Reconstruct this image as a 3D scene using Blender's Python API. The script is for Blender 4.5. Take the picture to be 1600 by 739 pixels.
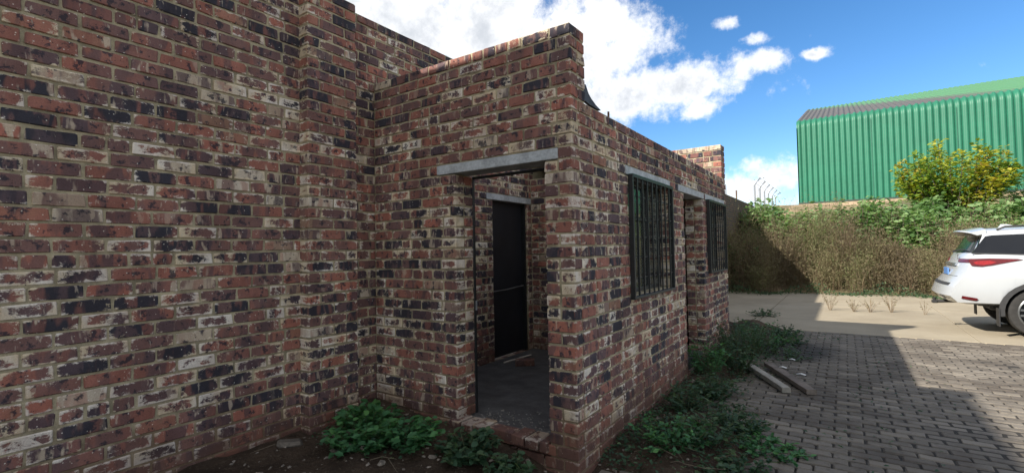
import bpy, bmesh, math, random
import numpy as np
from mathutils import Vector, Matrix

for o in list(bpy.data.objects):
    bpy.data.objects.remove(o)
scene = bpy.context.scene
col = scene.collection

# ------------------------------------------------------------------ camera
YAW, PITCH, ROLL = .6044, .0297, -.0179
CAM = Vector((1.5004, -2.9048, 1.5274))
FW = Vector((-math.sin(YAW) * math.cos(PITCH), math.cos(YAW) * math.cos(PITCH), math.sin(PITCH)))
_r = Vector((math.cos(YAW), math.sin(YAW), 0))
_u = _r.cross(FW)
RT = math.cos(ROLL) * _r + math.sin(ROLL) * _u
UP = -math.sin(ROLL) * _r + math.cos(ROLL) * _u
cd = bpy.data.cameras.new('camera')
cd.sensor_fit = 'HORIZONTAL'
cd.sensor_width = 36
cd.lens = 753.4 / 1600 * 36
cd.clip_start = .05
cd.clip_end = 3000
cam = bpy.data.objects.new('camera', cd)
m = Matrix((RT, UP, -FW)).transposed().to_4x4()
m.translation = CAM
cam.matrix_world = m
col.objects.link(cam)
scene.camera = cam

# ------------------------------------------------------------------ light
LIGHT = Vector((.82, 1.18, -1.0)).normalized()
sd = bpy.data.lights.new('sun', 'SUN')
sd.energy = 2.0
sd.angle = math.radians(.9)
sd.color = (1.0, .93, .82)
sun = bpy.data.objects.new('sun', sd)
sun.rotation_euler = LIGHT.to_track_quat('-Z', 'Y').to_euler()
sun.location = (-8, -11, 14)
col.objects.link(sun)

world = bpy.data.worlds.new('World')
scene.world = world
world.use_nodes = True


class NT:
    """small helper to write node graphs as expressions"""
    def __init__(self, tree):
        self.t = tree
        self.n = tree.nodes
        self.l = tree.links

    def node(self, typ, **kw):
        n = self.n.new(typ)
        for k, v in kw.items():
            setattr(n, k, v)
        return n

    def put(self, sock, v):
        if v is None:
            return
        if isinstance(v, bpy.types.NodeSocket):
            self.l.new(v, sock)
        else:
            if isinstance(v, (tuple, list)) and sock.type == 'RGBA' and len(v) == 3:
                v = (*v, 1)
            sock.default_value = v

    def math(self, op, a, b=None, c=None, clamp=False):
        n = self.node('ShaderNodeMath', operation=op, use_clamp=clamp)
        self.put(n.inputs[0], a)
        self.put(n.inputs[1], b)
        self.put(n.inputs[2], c)
        return n.outputs[0]

    def vmath(self, op, a, b=None):
        n = self.node('ShaderNodeVectorMath', operation=op)
        self.put(n.inputs[0], a)
        self.put(n.inputs[1], b)
        return n.outputs[0]

    def mix(self, f, a, b, blend='MIX'):
        n = self.node('ShaderNodeMix', data_type='RGBA', blend_type=blend)
        self.put(n.inputs[0], f)
        self.put(n.inputs[6], a)
        self.put(n.inputs[7], b)
        return n.outputs[2]

    def noise(self, vec, scale, detail=3, rough=.55, dist=0, out=0):
        n = self.node('ShaderNodeTexNoise')
        self.put(n.inputs['Vector'], vec)
        n.inputs['Scale'].default_value = scale
        n.inputs['Detail'].default_value = detail
        n.inputs['Roughness'].default_value = rough
        n.inputs['Distortion'].default_value = dist
        return n.outputs[out]

    def ss(self, v, lo, hi, a=0., b=1.):
        n = self.node('ShaderNodeMapRange', interpolation_type='SMOOTHSTEP')
        self.put(n.inputs[0], v)
        for i, q in zip((1, 2, 3, 4), (lo, hi, a, b)):
            self.put(n.inputs[i], q)
        return n.outputs[0]

    def ramp(self, f, stops, interp='LINEAR'):
        n = self.node('ShaderNodeValToRGB')
        n.color_ramp.interpolation = interp
        e = n.color_ramp.elements
        while len(e) < len(stops):
            e.new(.5)
        for el, (p, c) in zip(e, stops):
            el.position = p
            el.color = (*c, 1)
        self.put(n.inputs[0], f)
        return n.outputs[0]

    def sep(self, v):
        n = self.node('ShaderNodeSeparateXYZ')
        self.put(n.inputs[0], v)
        return n.outputs

    def comb(self, x, y, z):
        n = self.node('ShaderNodeCombineXYZ')
        for i, q in enumerate((x, y, z)):
            self.put(n.inputs[i], q)
        return n.outputs[0]


# sky with fair-weather clouds (directions in world space)
def build_world():
    g = NT(world.node_tree)
    g.n.clear()
    out = g.node('ShaderNodeOutputWorld')
    bg = g.node('ShaderNodeBackground')
    sky = g.node('ShaderNodeTexSky', sky_type='NISHITA')
    sky.sun_disc = False
    sky.sun_elevation = math.asin(-LIGHT.z)
    sky.sun_rotation = math.atan2(-LIGHT.x, -LIGHT.y)
    sky.altitude = 1500
    sky.air_density = 1.0
    sky.dust_density = .25
    sky.ozone_density = 2.2
    tc = g.node('ShaderNodeTexCoord')
    d = tc.outputs['Generated']
    x, y, z = g.sep(d)
    az = g.math('ARCTAN2', x, y)
    el = g.math('ARCSINE', z)
    blobs = [(-0.859, 0.517, 0.117, 0.086, 1), (-0.809, 0.437, 0.145, 0.084, 1), (-0.65, 0.442, 0.174, 0.096, 1),
             (-0.477, 0.403, 0.154, 0.093, 1), (-0.354, 0.404, 0.092, 0.055, 0.85), (-0.388, 0.303, 0.135, 0.05, 0.9),
             (-0.264, 0.314, 0.124, 0.042, .95), (-0.23, 0.262, 0.062, 0.024, 0.75), (-0.144, 0.322, 0.06, 0.026, 0.85),
             (-0.169, 0.402, 0.028, 0.021, 0.72), (-0.126, 0.368, 0.030, 0.014, 0.70), (-0.035, 0.328, 0.028, 0.012, 0.80),
             (-0.097, 0.128, 0.049, 0.032, 0.95), (-0.145, 0.107, 0.072, 0.029, 0.85), (-0.594, 0.548, 0.263, 0.086, 1),
             (-0.981, 0.492, 0.252, 0.112, 1), (-.03, .085, .12, .02, .6)]
    # warped coordinates so that the outlines billow
    wn = g.noise(d, 9, 4, .6, 0, 1)
    wx, wy, wz = g.sep(wn)
    azw = g.math('ADD', az, g.math('MULTIPLY', g.math('SUBTRACT', wx, .5), .10))
    elw = g.math('ADD', el, g.math('MULTIPLY', g.math('SUBTRACT', wy, .5), .06))
    tot = None
    for a, e, sa, se, w in blobs:
        sa, se = (sa * 1.10, se * 1.12) if w > .8 else (sa, se)
        u = g.math('MULTIPLY', g.math('SUBTRACT', azw, a), 1 / sa)
        v = g.math('MULTIPLY', g.math('SUBTRACT', elw, e), 1 / se)
        r2 = g.math('MULTIPLY_ADD', u, u, g.math('MULTIPLY', v, v))
        q = g.math('MULTIPLY', g.math('POWER', 2.718, g.math('MULTIPLY', r2, -.9)), w)
        tot = q if tot is None else g.math('MAXIMUM', tot, q)
    # the rest of the sky: unseen flat cloud layer, thickened to brighten the shade
    zc = g.math('MAXIMUM', z, .06)
    layer = g.comb(g.math('DIVIDE', x, zc), g.math('DIVIDE', y, zc), .3)
    gen = g.noise(layer, .55, 5, .55)
    outside = g.math('MAXIMUM', g.ss(az, .35, .6), g.math('MAXIMUM', g.ss(g.math('MULTIPLY', az, -1), 1.25, 1.6), g.ss(el, .62, .75)))
    gen = g.math('MULTIPLY', g.math('MULTIPLY', g.ss(gen, .36, .54), outside), g.ss(z, .0, .12))
    tot = g.math('MAXIMUM', tot, gen)
    fine = g.math('MULTIPLY_ADD', g.noise(d, 19, 10, .70), .62, g.math('MULTIPLY', g.noise(d, 7.5, 4, .6), .38))
    dens = g.math('ADD', tot, g.math('MULTIPLY', g.math('SUBTRACT', fine, .5), 2.3))
    mask = g.ss(dens, .27, .80)
    shade = g.noise(g.vmath('ADD', d, (0, 0, .02)), 8, 6, .62)
    thick = g.ss(dens, .55, 1.15)
    grey = g.math('MULTIPLY', thick, g.ss(shade, .34, .60))
    cloud = g.mix(grey, (1.70, 1.71, 1.73), (1.02, 1.07, 1.14))
    hs = g.node('ShaderNodeHueSaturation')
    hs.inputs['Saturation'].default_value = 1.25
    hs.inputs['Value'].default_value = .28
    g.put(hs.inputs['Color'], sky.outputs[0])
    skyc = hs.outputs[0]
    fin = g.mix(g.math('MULTIPLY', mask, .96), skyc, cloud)
    g.put(bg.inputs[0], fin)
    bg.inputs[1].default_value = .15
    g.l.new(bg.outputs[0], out.inputs[0])


build_world()
vs = scene.view_settings
vs.view_transform = 'Standard'
vs.look = 'None'
vs.gamma = 1
vs.exposure = 2.27
vs.use_curve_mapping = False
scene.render.engine = 'CYCLES'
scene.cycles.max_bounces = 8
scene.cycles.diffuse_bounces = 4
scene.cycles.use_denoising = True

R = random.Random(11)
RN = np.random.default_rng(5)


# ------------------------------------------------------------------ object helpers
def tag(o, label=None, cat=None, group=None, kind=None):
    if label:
        o['label'] = label
    if cat:
        o['category'] = cat
    if group:
        o['group'] = group
    if kind:
        o['kind'] = kind
    return o


def empty(name, loc=(0, 0, 0), rz=0):
    o = bpy.data.objects.new(name, None)
    o.location = loc
    o.rotation_euler = (0, 0, rz)
    o.empty_display_size = .2
    col.objects.link(o)
    return o


def link(name, me, mat=None, parent=None, loc=None):
    if mat is not None and not me.materials:
        me.materials.append(mat)
    o = bpy.data.objects.new(name, me)
    col.objects.link(o)
    if parent:
        o.parent = parent
    if loc is not None:
        o.location = loc
    return o


def mesh_np(name, V, F, mat=None, smooth=False):
    """V (n,3), F list of faces or (m,k) array"""
    me = bpy.data.meshes.new(name)
    V = np.asarray(V, np.float32)
    if isinstance(F, np.ndarray):
        k = F.shape[1]
        me.vertices.add(len(V))
        me.vertices.foreach_set('co', V.ravel())
        me.loops.add(F.size)
        me.loops.foreach_set('vertex_index', F.astype(np.int32).ravel())
        me.polygons.add(len(F))
        me.polygons.foreach_set('loop_start', np.arange(0, F.size, k, dtype=np.int32))
        me.polygons.foreach_set('loop_total', np.full(len(F), k, np.int32))
        me.update(calc_edges=True)
    else:
        me.from_pydata([tuple(map(float, v)) for v in V], [], F)
        me.update()
    if smooth:
        me.polygons.foreach_set('use_smooth', np.ones(len(me.polygons), bool))
    if mat:
        me.materials.append(mat)
    return me


class MB:
    """collects simple shapes into one mesh"""
    def __init__(self):
        self.v = []
        self.f = []

    def quad_strip(self, ring_a, ring_b, close=True):
        n = len(ring_a)
        for i in range(n if close else n - 1):
            j = (i + 1) % n
            self.f.append((ring_a[i], ring_a[j], ring_b[j], ring_b[i]))

    def add(self, pts):
        b = len(self.v)
        self.v += [tuple(p) for p in pts]
        return list(range(b, b + len(pts)))

    def box(self, lo, hi, bev=0.0, M=None):
        lo, hi = Vector(lo), Vector(hi)
        c, h = (lo + hi) / 2, (hi - lo) / 2
        V, F = chamfer_box(h.x * 2, h.y * 2, h.z * 2, max(bev, 1e-4) if bev else 0)
        P = [Vector(p) + c for p in V]
        if M is not None:
            P = [M @ p for p in P]
        b = len(self.v)
        self.v += [tuple(p) for p in P]
        self.f += [tuple(b + i for i in f) for f in F]
        return self

    def tube(self, pts, radii, n=8, caps=True):
        pts = [Vector(p) for p in pts]
        if not isinstance(radii, (list, tuple)):
            radii = [radii] * len(pts)
        prev = None
        first = None
        for i, p in enumerate(pts):
            d = (pts[min(i + 1, len(pts) - 1)] - pts[max(i - 1, 0)]).normalized()
            a = d.orthogonal().normalized() if abs(d.z) > .95 else d.cross(Vector((0, 0, 1))).normalized()
            b = d.cross(a)
            ring = self.add([p + (a * math.cos(t) + b * math.sin(t)) * radii[i] for t in [2 * math.pi * q / n for q in range(n)]])
            if prev:
                self.quad_strip(prev, ring)
            else:
                first = ring
            prev = ring
        if caps:
            self.f.append(tuple(first[::-1]))
            self.f.append(tuple(prev))
        return self

    def prism(self, poly, a, b):
        """poly: list of 3D points; extruded from offset a to offset b (vectors)"""
        a, b = Vector(a), Vector(b)
        r0 = self.add([Vector(p) + a for p in poly])
        r1 = self.add([Vector(p) + b for p in poly])
        self.quad_strip(r0, r1)
        self.f.append(tuple(r0[::-1]))
        self.f.append(tuple(r1))
        return self

    def lathe(self, prof, n=28, axis='Y', M=None):
        """prof: (radius, height) pairs"""
        prev = None
        for r, h in prof:
            pts = []
            for i in range(n):
                t = 2 * math.pi * i / n
                p = Vector((r * math.cos(t), h, r * math.sin(t))) if axis == 'Y' else Vector((r * math.cos(t), r * math.sin(t), h))
                pts.append(M @ p if M is not None else p)
            ring = self.add(pts)
            if prev:
                self.quad_strip(prev, ring)
            prev = ring
        return self

    def mesh(self, name, smooth=None):
        me = bpy.data.meshes.new(name)
        me.from_pydata(self.v, [], self.f)
        bm = bmesh.new()
        bm.from_mesh(me)
        bmesh.ops.recalc_face_normals(bm, faces=bm.faces)
        bm.to_mesh(me)
        bm.free()
        if smooth is not None:
            me.polygons.foreach_set('use_smooth', np.ones(len(me.polygons), bool))
            me.set_sharp_from_angle(angle=math.radians(smooth))
        return me

    def build(self, name, mat, parent=None, loc=None, smooth=None):
        return link(name, self.mesh(name, smooth), mat, parent, loc)


def chamfer_box(lx, ly, lz, b, jit=0, rnd=None):
    """box with chamfered edges (44 triangles), optionally uneven"""
    hx, hy, hz = lx / 2, ly / 2, lz / 2
    if b <= 0:
        V = [(sx * hx, sy * hy, sz * hz) for sx in (-1, 1) for sy in (-1, 1) for sz in (-1, 1)]
        F = [(0, 1, 3, 2), (4, 6, 7, 5), (0, 4, 5, 1), (2, 3, 7, 6), (0, 2, 6, 4), (1, 5, 7, 3)]
        return V, F
    V, idx = [], {}
    for sx in (-1, 1):
        for sy in (-1, 1):
            for sz in (-1, 1):
                o = [0, 0, 0]
                if jit:
                    o = [rnd.uniform(-jit, jit) for _ in range(3)]
                bb = b * (rnd.uniform(.5, 2.0) if jit else 1)
                for ax in range(3):
                    p = [sx * (hx - bb), sy * (hy - bb), sz * (hz - bb)]
                    p[ax] = (sx * hx, sy * hy, sz * hz)[ax]
                    idx[(sx, sy, sz, ax)] = len(V)
                    V.append((p[0] + o[0], p[1] + o[1], p[2] + o[2]))
    F = []
    for ax in range(3):
        for s in (-1, 1):
            o1, o2 = [(a) for a in range(3) if a != ax]
            q = []
            for a, b2 in ((-1, -1), (1, -1), (1, 1), (-1, 1)):
                k = [0, 0, 0]
                k[ax], k[o1], k[o2] = s, a, b2
                q.append(idx[(*k, ax)])
            F.append(tuple(q))
    for ax in range(3):
        o1, o2 = [a for a in range(3) if a != ax]
        for a in (-1, 1):
            for b2 in (-1, 1):
                k0, k1 = [0, 0, 0], [0, 0, 0]
                k0[ax], k1[ax] = -1, 1
                k0[o1] = k1[o1] = a
                k0[o2] = k1[o2] = b2
                F.append((idx[(*k0, o1)], idx[(*k1, o1)], idx[(*k1, o2)], idx[(*k0, o2)]))
    for sx in (-1, 1):
        for sy in (-1, 1):
            for sz in (-1, 1):
                F.append(tuple(idx[(sx, sy, sz, a)] for a in range(3)))
    return V, F


# ------------------------------------------------------------------ materials
def new_mat(name):
    mt = bpy.data.materials.new(name)
    mt.use_nodes = True
    g = NT(mt.node_tree)
    g.n.clear()
    out = g.node('ShaderNodeOutputMaterial')
    bs = g.node('ShaderNodeBsdfPrincipled')
    g.l.new(bs.outputs[0], out.inputs[0])
    g.b = bs.inputs
    g.out = out
    g.bs = bs
    return mt, g


def bump(g, h, strength=.5, dist=.01):
    n = g.node('ShaderNodeBump')
    n.inputs['Strength'].default_value = strength
    n.inputs['Distance'].default_value = dist
    g.put(n.inputs['Height'], h)
    g.l.new(n.outputs[0], g.b['Normal'])


def pos(g):
    return g.node('ShaderNodeNewGeometry').outputs['Position']


def simple(name, c, rough=.6, metal=0, var=.25, scale=8, bmp=0, spec=.5, c2=None, coat=0):
    mt, g = new_mat(name)
    p = pos(g)
    n = g.noise(p, scale, 4, .6)
    n2 = g.noise(p, scale * 7, 3, .6)
    f = g.math('MULTIPLY_ADD', n, .65, g.math('MULTIPLY', n2, .35))
    hi = tuple(min(1, q * (1 + var)) for q in c)
    lo = c2 or tuple(q * (1 - var) for q in c)
    g.put(g.b['Base Color'], g.mix(g.ss(f, .32, .68), lo, hi))
    g.put(g.b['Roughness'], g.math('MULTIPLY_ADD', n2, .2, rough - .1, clamp=True))
    g.b['Metallic'].default_value = metal
    g.b['Specular IOR Level'].default_value = spec
    g.b['Coat Weight'].default_value = coat
    if bmp:
        bump(g, f, bmp, .01)
    return mt


def soil_splash(g, c, p, lo=.18, hi=.75, amt=.75):
    """reddish earth splashed up on the lowest courses"""
    z = g.sep(p)[2]
    n = g.noise(p, 5, 4, .6)
    k = g.math('MULTIPLY', g.ss(g.math('ADD', z, g.math('MULTIPLY', g.math('SUBTRACT', n, .5), .5)), lo, hi, 1, 0), amt)
    return g.mix(k, c, (.105, .05, .032))


def brick_material(name, src):
    mt, g = new_mat(name)
    if src == 'object':
        tint = g.node('ShaderNodeObjectInfo').outputs['Color']
    else:
        tint = g.node('ShaderNodeAttribute', attribute_name='tint').outputs['Color']
    r1, r2, r3 = g.sep(tint)
    p = pos(g)
    pv = g.vmath('ADD', p, g.comb(g.math('MULTIPLY', r2, 37), g.math('MULTIPLY', r3, 53), g.math('MULTIPLY', r1, 29)))
    streak = g.vmath('MULTIPLY', pv, (1, 1, .28))
    lo = g.node('ShaderNodeAttribute', attribute_name='loc').outputs['Vector']
    lx, ly, lz = g.sep(lo)
    ex, ey, ez = g.math('ABSOLUTE', lx), g.math('ABSOLUTE', ly), g.math('ABSOLUTE', lz)
    red, plum, dark = (.222, .100, .078), (.150, .086, .078), (.030, .030, .041)
    orange, buff = (.31, .125, .092), (.42, .375, .29)
    base = g.ramp(r1, [(0, dark), (.19, dark), (.25, (.075, .052, .063)), (.36, plum), (.56, plum), (.66, red), (.83, red),
                       (.90, orange), (.94, (.20, .12, .085)), (.97, buff), (1, (.46, .42, .35))])
    # kiln bands across the length of the brick
    n1 = g.noise(streak, 8.5, 3, .5)
    n1b = g.noise(streak, 15, 3, .55)
    c = g.mix(g.math('MULTIPLY', g.ss(n1, .51, .58), .8), base, g.mix(r3, plum, (.058, .047, .060)))
    c = g.mix(g.math('MULTIPLY', g.ss(n1, .45, .38), .5), c, g.mix(r2, red, orange))
    c = g.mix(g.math('MULTIPLY', g.ss(n1b, .59, .66), g.math('MULTIPLY', g.ss(r3, .40, .80), .8)), c, g.mix(r2, (.42, .37, .28), (.36, .31, .26)))
    # sooty flashed spots, mostly in the middle of the face
    n2 = g.noise(pv, 19, 5, .68)
    fl = g.math('SUBTRACT', n2, g.math('MULTIPLY', g.ss(ex, .45, 1.), .10))
    c = g.mix(g.math('MULTIPLY', g.ss(fl, .53, .61), .88), c, (.026, .025, .036))
    # lime and mortar smeared over the edges, in drifts over the wall and more on some bricks
    zone = g.noise(p, 1.5, 4, .65)
    hgt_ = g.ss(g.sep(p)[2], 2.2, 3.0, 0, .05)
    n3 = g.noise(g.vmath('MULTIPLY', pv, (1, 1, 1.4)), 14, 9, .78, .4)
    edge = g.math('MULTIPLY_ADD', g.ss(ex, .55, 1.), .12, g.math('MULTIPLY', g.ss(ez, .35, 1.), .11))
    th = g.math('SUBTRACT', g.math('ADD', .90, hgt_), g.math('MULTIPLY_ADD', zone, .48, g.math('MULTIPLY', g.ss(r2, .55, 1.), .16)))
    k = g.ss(g.math('SUBTRACT', g.math('ADD', n3, edge), th), .0, .08)
    c = g.mix(g.math('MULTIPLY', k, .88), c, g.mix(g.ss(g.noise(pv, 5, 2), .4, .6), (.60, .58, .52), (.53, .465, .33)))
    k2 = g.ss(g.noise(streak, 33, 3, .6), .64, .69)
    c = g.mix(g.math('MULTIPLY', k2, .45), c, (.46, .42, .34))
    # dirt washed down the wall
    wash = g.noise(g.vmath('MULTIPLY', p, (1, 1, .22)), 3.2, 5, .65)
    c = g.mix(g.ss(wash, .38, .62), g.mix(1.0, c, (.74, .70, .70), 'MULTIPLY'), c)
    # paint and mortar spatter
    vo = g.node('ShaderNodeTexVoronoi')
    g.put(vo.inputs['Vector'], p)
    vo.inputs['Scale'].default_value = 34
    dots = g.math('MULTIPLY', g.ss(vo.outputs['Distance'], .13, .08), g.ss(g.sep(vo.outputs['Color'])[0], .80, .82))
    c = g.mix(g.math('MULTIPLY', dots, .8), c, (.55, .53, .48))
    pits = g.ss(g.noise(pv, 70, 2, .5), .70, .76)
    c = g.mix(pits, c, (.012, .011, .014))
    gr = g.noise(pv, 150, 3, .6)
    c = g.mix(1.0, c, g.mix(gr, (.80, .77, .77), (1.64, 1.59, 1.58)), 'MULTIPLY')
    c = soil_splash(g, c, p, .1, .5, .7)
    g.put(g.b['Base Color'], c)
    g.b['Roughness'].default_value = .86
    g.b['Specular IOR Level'].default_value = .3
    hgt = g.math('MULTIPLY_ADD', n2, .5, g.math('MULTIPLY_ADD', gr, .35, g.math('MULTIPLY', k, .35)))
    hgt = g.math('SUBTRACT', hgt, g.math('MULTIPLY', pits, .6))
    bump(g, hgt, .55, .006)
    return mt


def mortar_material():
    mt, g = new_mat('mortar')
    p = pos(g)
    n = g.noise(p, 7, 5, .65)
    f = g.noise(p, 160, 3, .7)
    c = g.mix(g.ss(n, .3, .7), (.20, .172, .118), (.46, .40, .275))
    c = g.mix(1.0, c, g.mix(f, (.6, .6, .6), (1.3, 1.3, 1.3)), 'MULTIPLY')
    c = soil_splash(g, c, p, .2, .7, .7)
    g.put(g.b['Base Color'], c)
    g.b['Roughness'].default_value = .95
    g.b['Specular IOR Level'].default_value = .2
    bump(g, g.math('ADD', f, n), .8, .006)
    return mt


def far_brick_material():
    mt, g = new_mat('far_brickwork')
    p = pos(g)
    x, y, z = g.sep(p)
    bt = g.node('ShaderNodeTexBrick')
    g.put(bt.inputs['Vector'], g.comb(g.math('ADD', x, y), z, 0))
    for k, v in (('Scale', 1.), ('Mortar Size', .011), ('Brick Width', .232), ('Row Height', .085)):
        bt.inputs[k].default_value = v
    bt.inputs['Color1'].default_value = (.10, .045, .036, 1)
    bt.inputs['Color2'].default_value = (.04, .03, .032, 1)
    bt.inputs['Mortar'].default_value = (.13, .115, .085, 1)
    n = g.noise(p, 14, 4, .65)
    c = g.mix(g.math('MULTIPLY', g.ss(n, .58, .68), .45), bt.outputs[0], (.22, .195, .15))
    g.put(g.b['Base Color'], c)
    g.b['Roughness'].default_value = .9
    bump(g, bt.outputs['Fac'], -.6, .01)
    return mt


M = {}
M['brick_obj'] = brick_material('clinker_brick', 'object')
M['brick_attr'] = brick_material('clinker_brick_mass', 'attr')
M['mortar'] = mortar_material()
M['far_brick'] = far_brick_material()
M['lintel'] = simple('precast_lintel', (.36, .385, .41), .85, var=.30, scale=7, bmp=.8)
M['black_steel'] = simple('black_steel', (.014, .016, .018), .45, var=.3, scale=20)
M['green_steel'] = simple('dark_green_steel', (.02, .055, .045), .45, var=.3, scale=20)
M['rust'] = simple('rusty_steel', (.10, .055, .035), .8, var=.45, scale=25, bmp=.3)
M['flashing'] = simple('weathered_sheet', (.045, .042, .045), .55, metal=.4, var=.4, scale=12)
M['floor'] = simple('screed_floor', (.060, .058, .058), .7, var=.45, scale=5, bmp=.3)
M['door'] = simple('black_door', (.010, .012, .018), .5, var=.3, scale=3)
M['galv'] = simple('galvanised', (.30, .32, .35), .5, metal=.5, var=.2, scale=15)
M['bar_grey'] = simple('dull_bar', (.10, .10, .105), .6)
M['conduit'] = simple('white_conduit', (.60, .64, .70), .5, var=.1)


def soil_material():
    mt, g = new_mat('bare_soil')
    p = pos(g)
    n = g.noise(p, 2.2, 6, .65)
    f = g.noise(p, 45, 5, .7)
    c = g.mix(g.ss(n, .35, .65), (.040, .028, .020), (.085, .060, .042))
    c = g.mix(g.ss(f, .55, .72), c, (.14, .115, .085))
    g.put(g.b['Base Color'], c)
    g.b['Roughness'].default_value = .97
    g.b['Specular IOR Level'].default_value = .15
    bump(g, g.math('MULTIPLY_ADD', f, 1.0, n), 1.0, .03)
    return mt


def terrain_material():
    mt, g = new_mat('terrain')
    p = pos(g)
    n = g.noise(p, .35, 6, .65)
    f = g.noise(p, 6, 5, .7)
    c = g.mix(g.ss(n, .4, .6), (.30, .215, .125), (.10, .095, .045))
    c = g.mix(1.0, c, g.mix(f, (.6, .6, .6), (1.3, 1.3, 1.3)), 'MULTIPLY')
    g.put(g.b['Base Color'], c)
    g.b['Roughness'].default_value = .97
    bump(g, f, 1.0, .08)
    return mt


def paver_material(src):
    mt, g = new_mat('cement_paver_' + src)
    if src == 'object':
        tint = g.node('ShaderNodeObjectInfo').outputs['Color']
    else:
        tint = g.node('ShaderNodeAttribute', attribute_name='tint').outputs['Color']
    r1, r2, r3 = g.sep(tint)
    p = pos(g)
    n = g.noise(p, 1.1, 5, .6)
    n2 = g.noise(p, 16, 4, .65)
    f = g.noise(p, 130, 3, .6)
    c = g.mix(r1, (.112, .097, .080), (.175, .155, .130))
    c = g.mix(g.math('MULTIPLY', g.ss(n2, .5, .68), .45), c, (.055, .045, .036))
    c = g.mix(g.math('MULTIPLY', g.ss(n, .46, .62), .65), c, (.060, .049, .040))
    c = g.mix(g.math('MULTIPLY', g.ss(r3, .86, .96), .5), c, (.24, .21, .17))
    rx, ry, rz = g.sep(p)
    # grey-black stain near the weeds
    sx = g.math('MULTIPLY', g.math('SUBTRACT', rx, .85), 1.25)
    sy = g.math('MULTIPLY', g.math('SUBTRACT', ry, 5.25), .85)
    rr = g.math('SQRT', g.math('MULTIPLY_ADD', sx, sx, g.math('MULTIPLY', sy, sy)))
    st = g.ss(g.math('ADD', rr, g.math('MULTIPLY', g.math('SUBTRACT', n2, .5), .9)), .35, .95, 1, 0)
    c = g.mix(g.math('MULTIPLY', st, .85), c, (.018, .017, .017))
    c = g.mix(1.0, c, g.mix(f, (.7, .7, .7), (1.25, 1.25, 1.25)), 'MULTIPLY')
    g.put(g.b['Base Color'], c)
    g.b['Roughness'].default_value = .82
    g.b['Specular IOR Level'].default_value = .35
    bump(g, g.math('ADD', f, n2), .45, .005)
    return mt


M['soil'] = soil_material()
M['terrain'] = terrain_material()
M['paver_obj'] = paver_material('object')
M['paver_attr'] = paver_material('attr')
M['joint_sand'] = simple('joint_sand', (.022, .019, .016), .97, var=.4, scale=30, bmp=.6)


def concrete_material():
    mt, g = new_mat('concrete_slab')
    p = pos(g)
    n = g.noise(p, .7, 6, .65)
    n2 = g.noise(p, 9, 5, .65)
    f = g.noise(p, 90, 3, .6)
    c = g.mix(g.ss(n, .3, .7), (.240, .203, .145), (.315, .272, .20))
    c = g.mix(g.math('MULTIPLY', g.ss(n2, .55, .75), .4), c, (.19, .16, .125))
    c = g.mix(1.0, c, g.mix(f, (.85, .85, .85), (1.12, 1.12, 1.12)), 'MULTIPLY')
    g.put(g.b['Base Color'], c)
    g.b['Roughness'].default_value = .88
    bump(g, g.math('ADD', f, n2), .3, .006)
    return mt


M['concrete'] = concrete_material()


def leaf_material(name, cols, trans=.35, rough=.55):
    """leaf colour varies from leaf to leaf through the 'tint' attribute"""
    mt, g = new_mat(name)
    t = g.node('ShaderNodeAttribute', attribute_name='tint').outputs['Fac']
    p = pos(g)
    n = g.noise(p, 3.0, 3, .6)
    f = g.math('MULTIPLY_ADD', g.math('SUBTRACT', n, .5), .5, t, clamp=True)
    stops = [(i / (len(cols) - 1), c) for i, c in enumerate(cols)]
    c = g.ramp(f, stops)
    g.put(g.b['Base Color'], c)
    g.b['Roughness'].default_value = rough
    g.b['Specular IOR Level'].default_value = .35
    tr = g.node('ShaderNodeBsdfTranslucent')
    g.put(tr.inputs[0], g.mix(1.0, c, (1.5, 1.6, .9), 'MULTIPLY'))
    mx = g.node('ShaderNodeMixShader')
    mx.inputs[0].default_value = trans
    g.l.new(g.bs.outputs[0], mx.inputs[1])
    g.l.new(tr.outputs[0], mx.inputs[2])
    g.l.new(mx.outputs[0], g.out.inputs[0])
    return mt


M['leaf_green'] = leaf_material('weed_leaf', [(.028, .095, .042), (.055, .16, .065), (.11, .26, .075)])
M['leaf_dark'] = leaf_material('dark_weed_leaf', [(.022, .055, .033), (.042, .092, .048), (.095, .14, .06)])
M['leaf_bank'] = leaf_material('bank_leaf', [(.05, .115, .038), (.12, .215, .075), (.19, .28, .115)])
M['leaf_autumn'] = leaf_material('turning_leaf', [(.06, .13, .025), (.16, .24, .035), (.38, .36, .04), (.40, .27, .07)], .4)
M['leaf_dry'] = leaf_material('dry_weed', [(.085, .064, .045), (.15, .118, .072), (.20, .175, .098), (.135, .165, .066)], .3, .8)
M['stem_dry'] = simple('dry_stem', (.15, .105, .06), .85, var=.35, scale=6)
M['stem_green'] = simple('green_stem', (.06, .075, .03), .8, var=.35, scale=10)
M['bark'] = simple('bark', (.075, .058, .045), .9, var=.4, scale=16, bmp=.5)

# ------------------------------------------------------------------ brickwork
TOP = 3.085          # top of the outbuilding's parapet
CH = .085            # one course
BH = .0712           # brick height
BL, BD, JT = .220, .105, .0125


def cz(k):           # centre height of course k
    return TOP - CH * k - BH / 2 - .006


PROTO = {}


def proto(lx, ly, lz, var, bev=.004, jit=.0032):
    key = (round(lx, 3), round(ly, 3), round(lz, 4), var)
    if key not in PROTO:
        PROTO[key] = chamfer_box(lx, ly, lz, bev, jit, random.Random(hash(key) & 0xffff))
    return key, PROTO[key]


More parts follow.
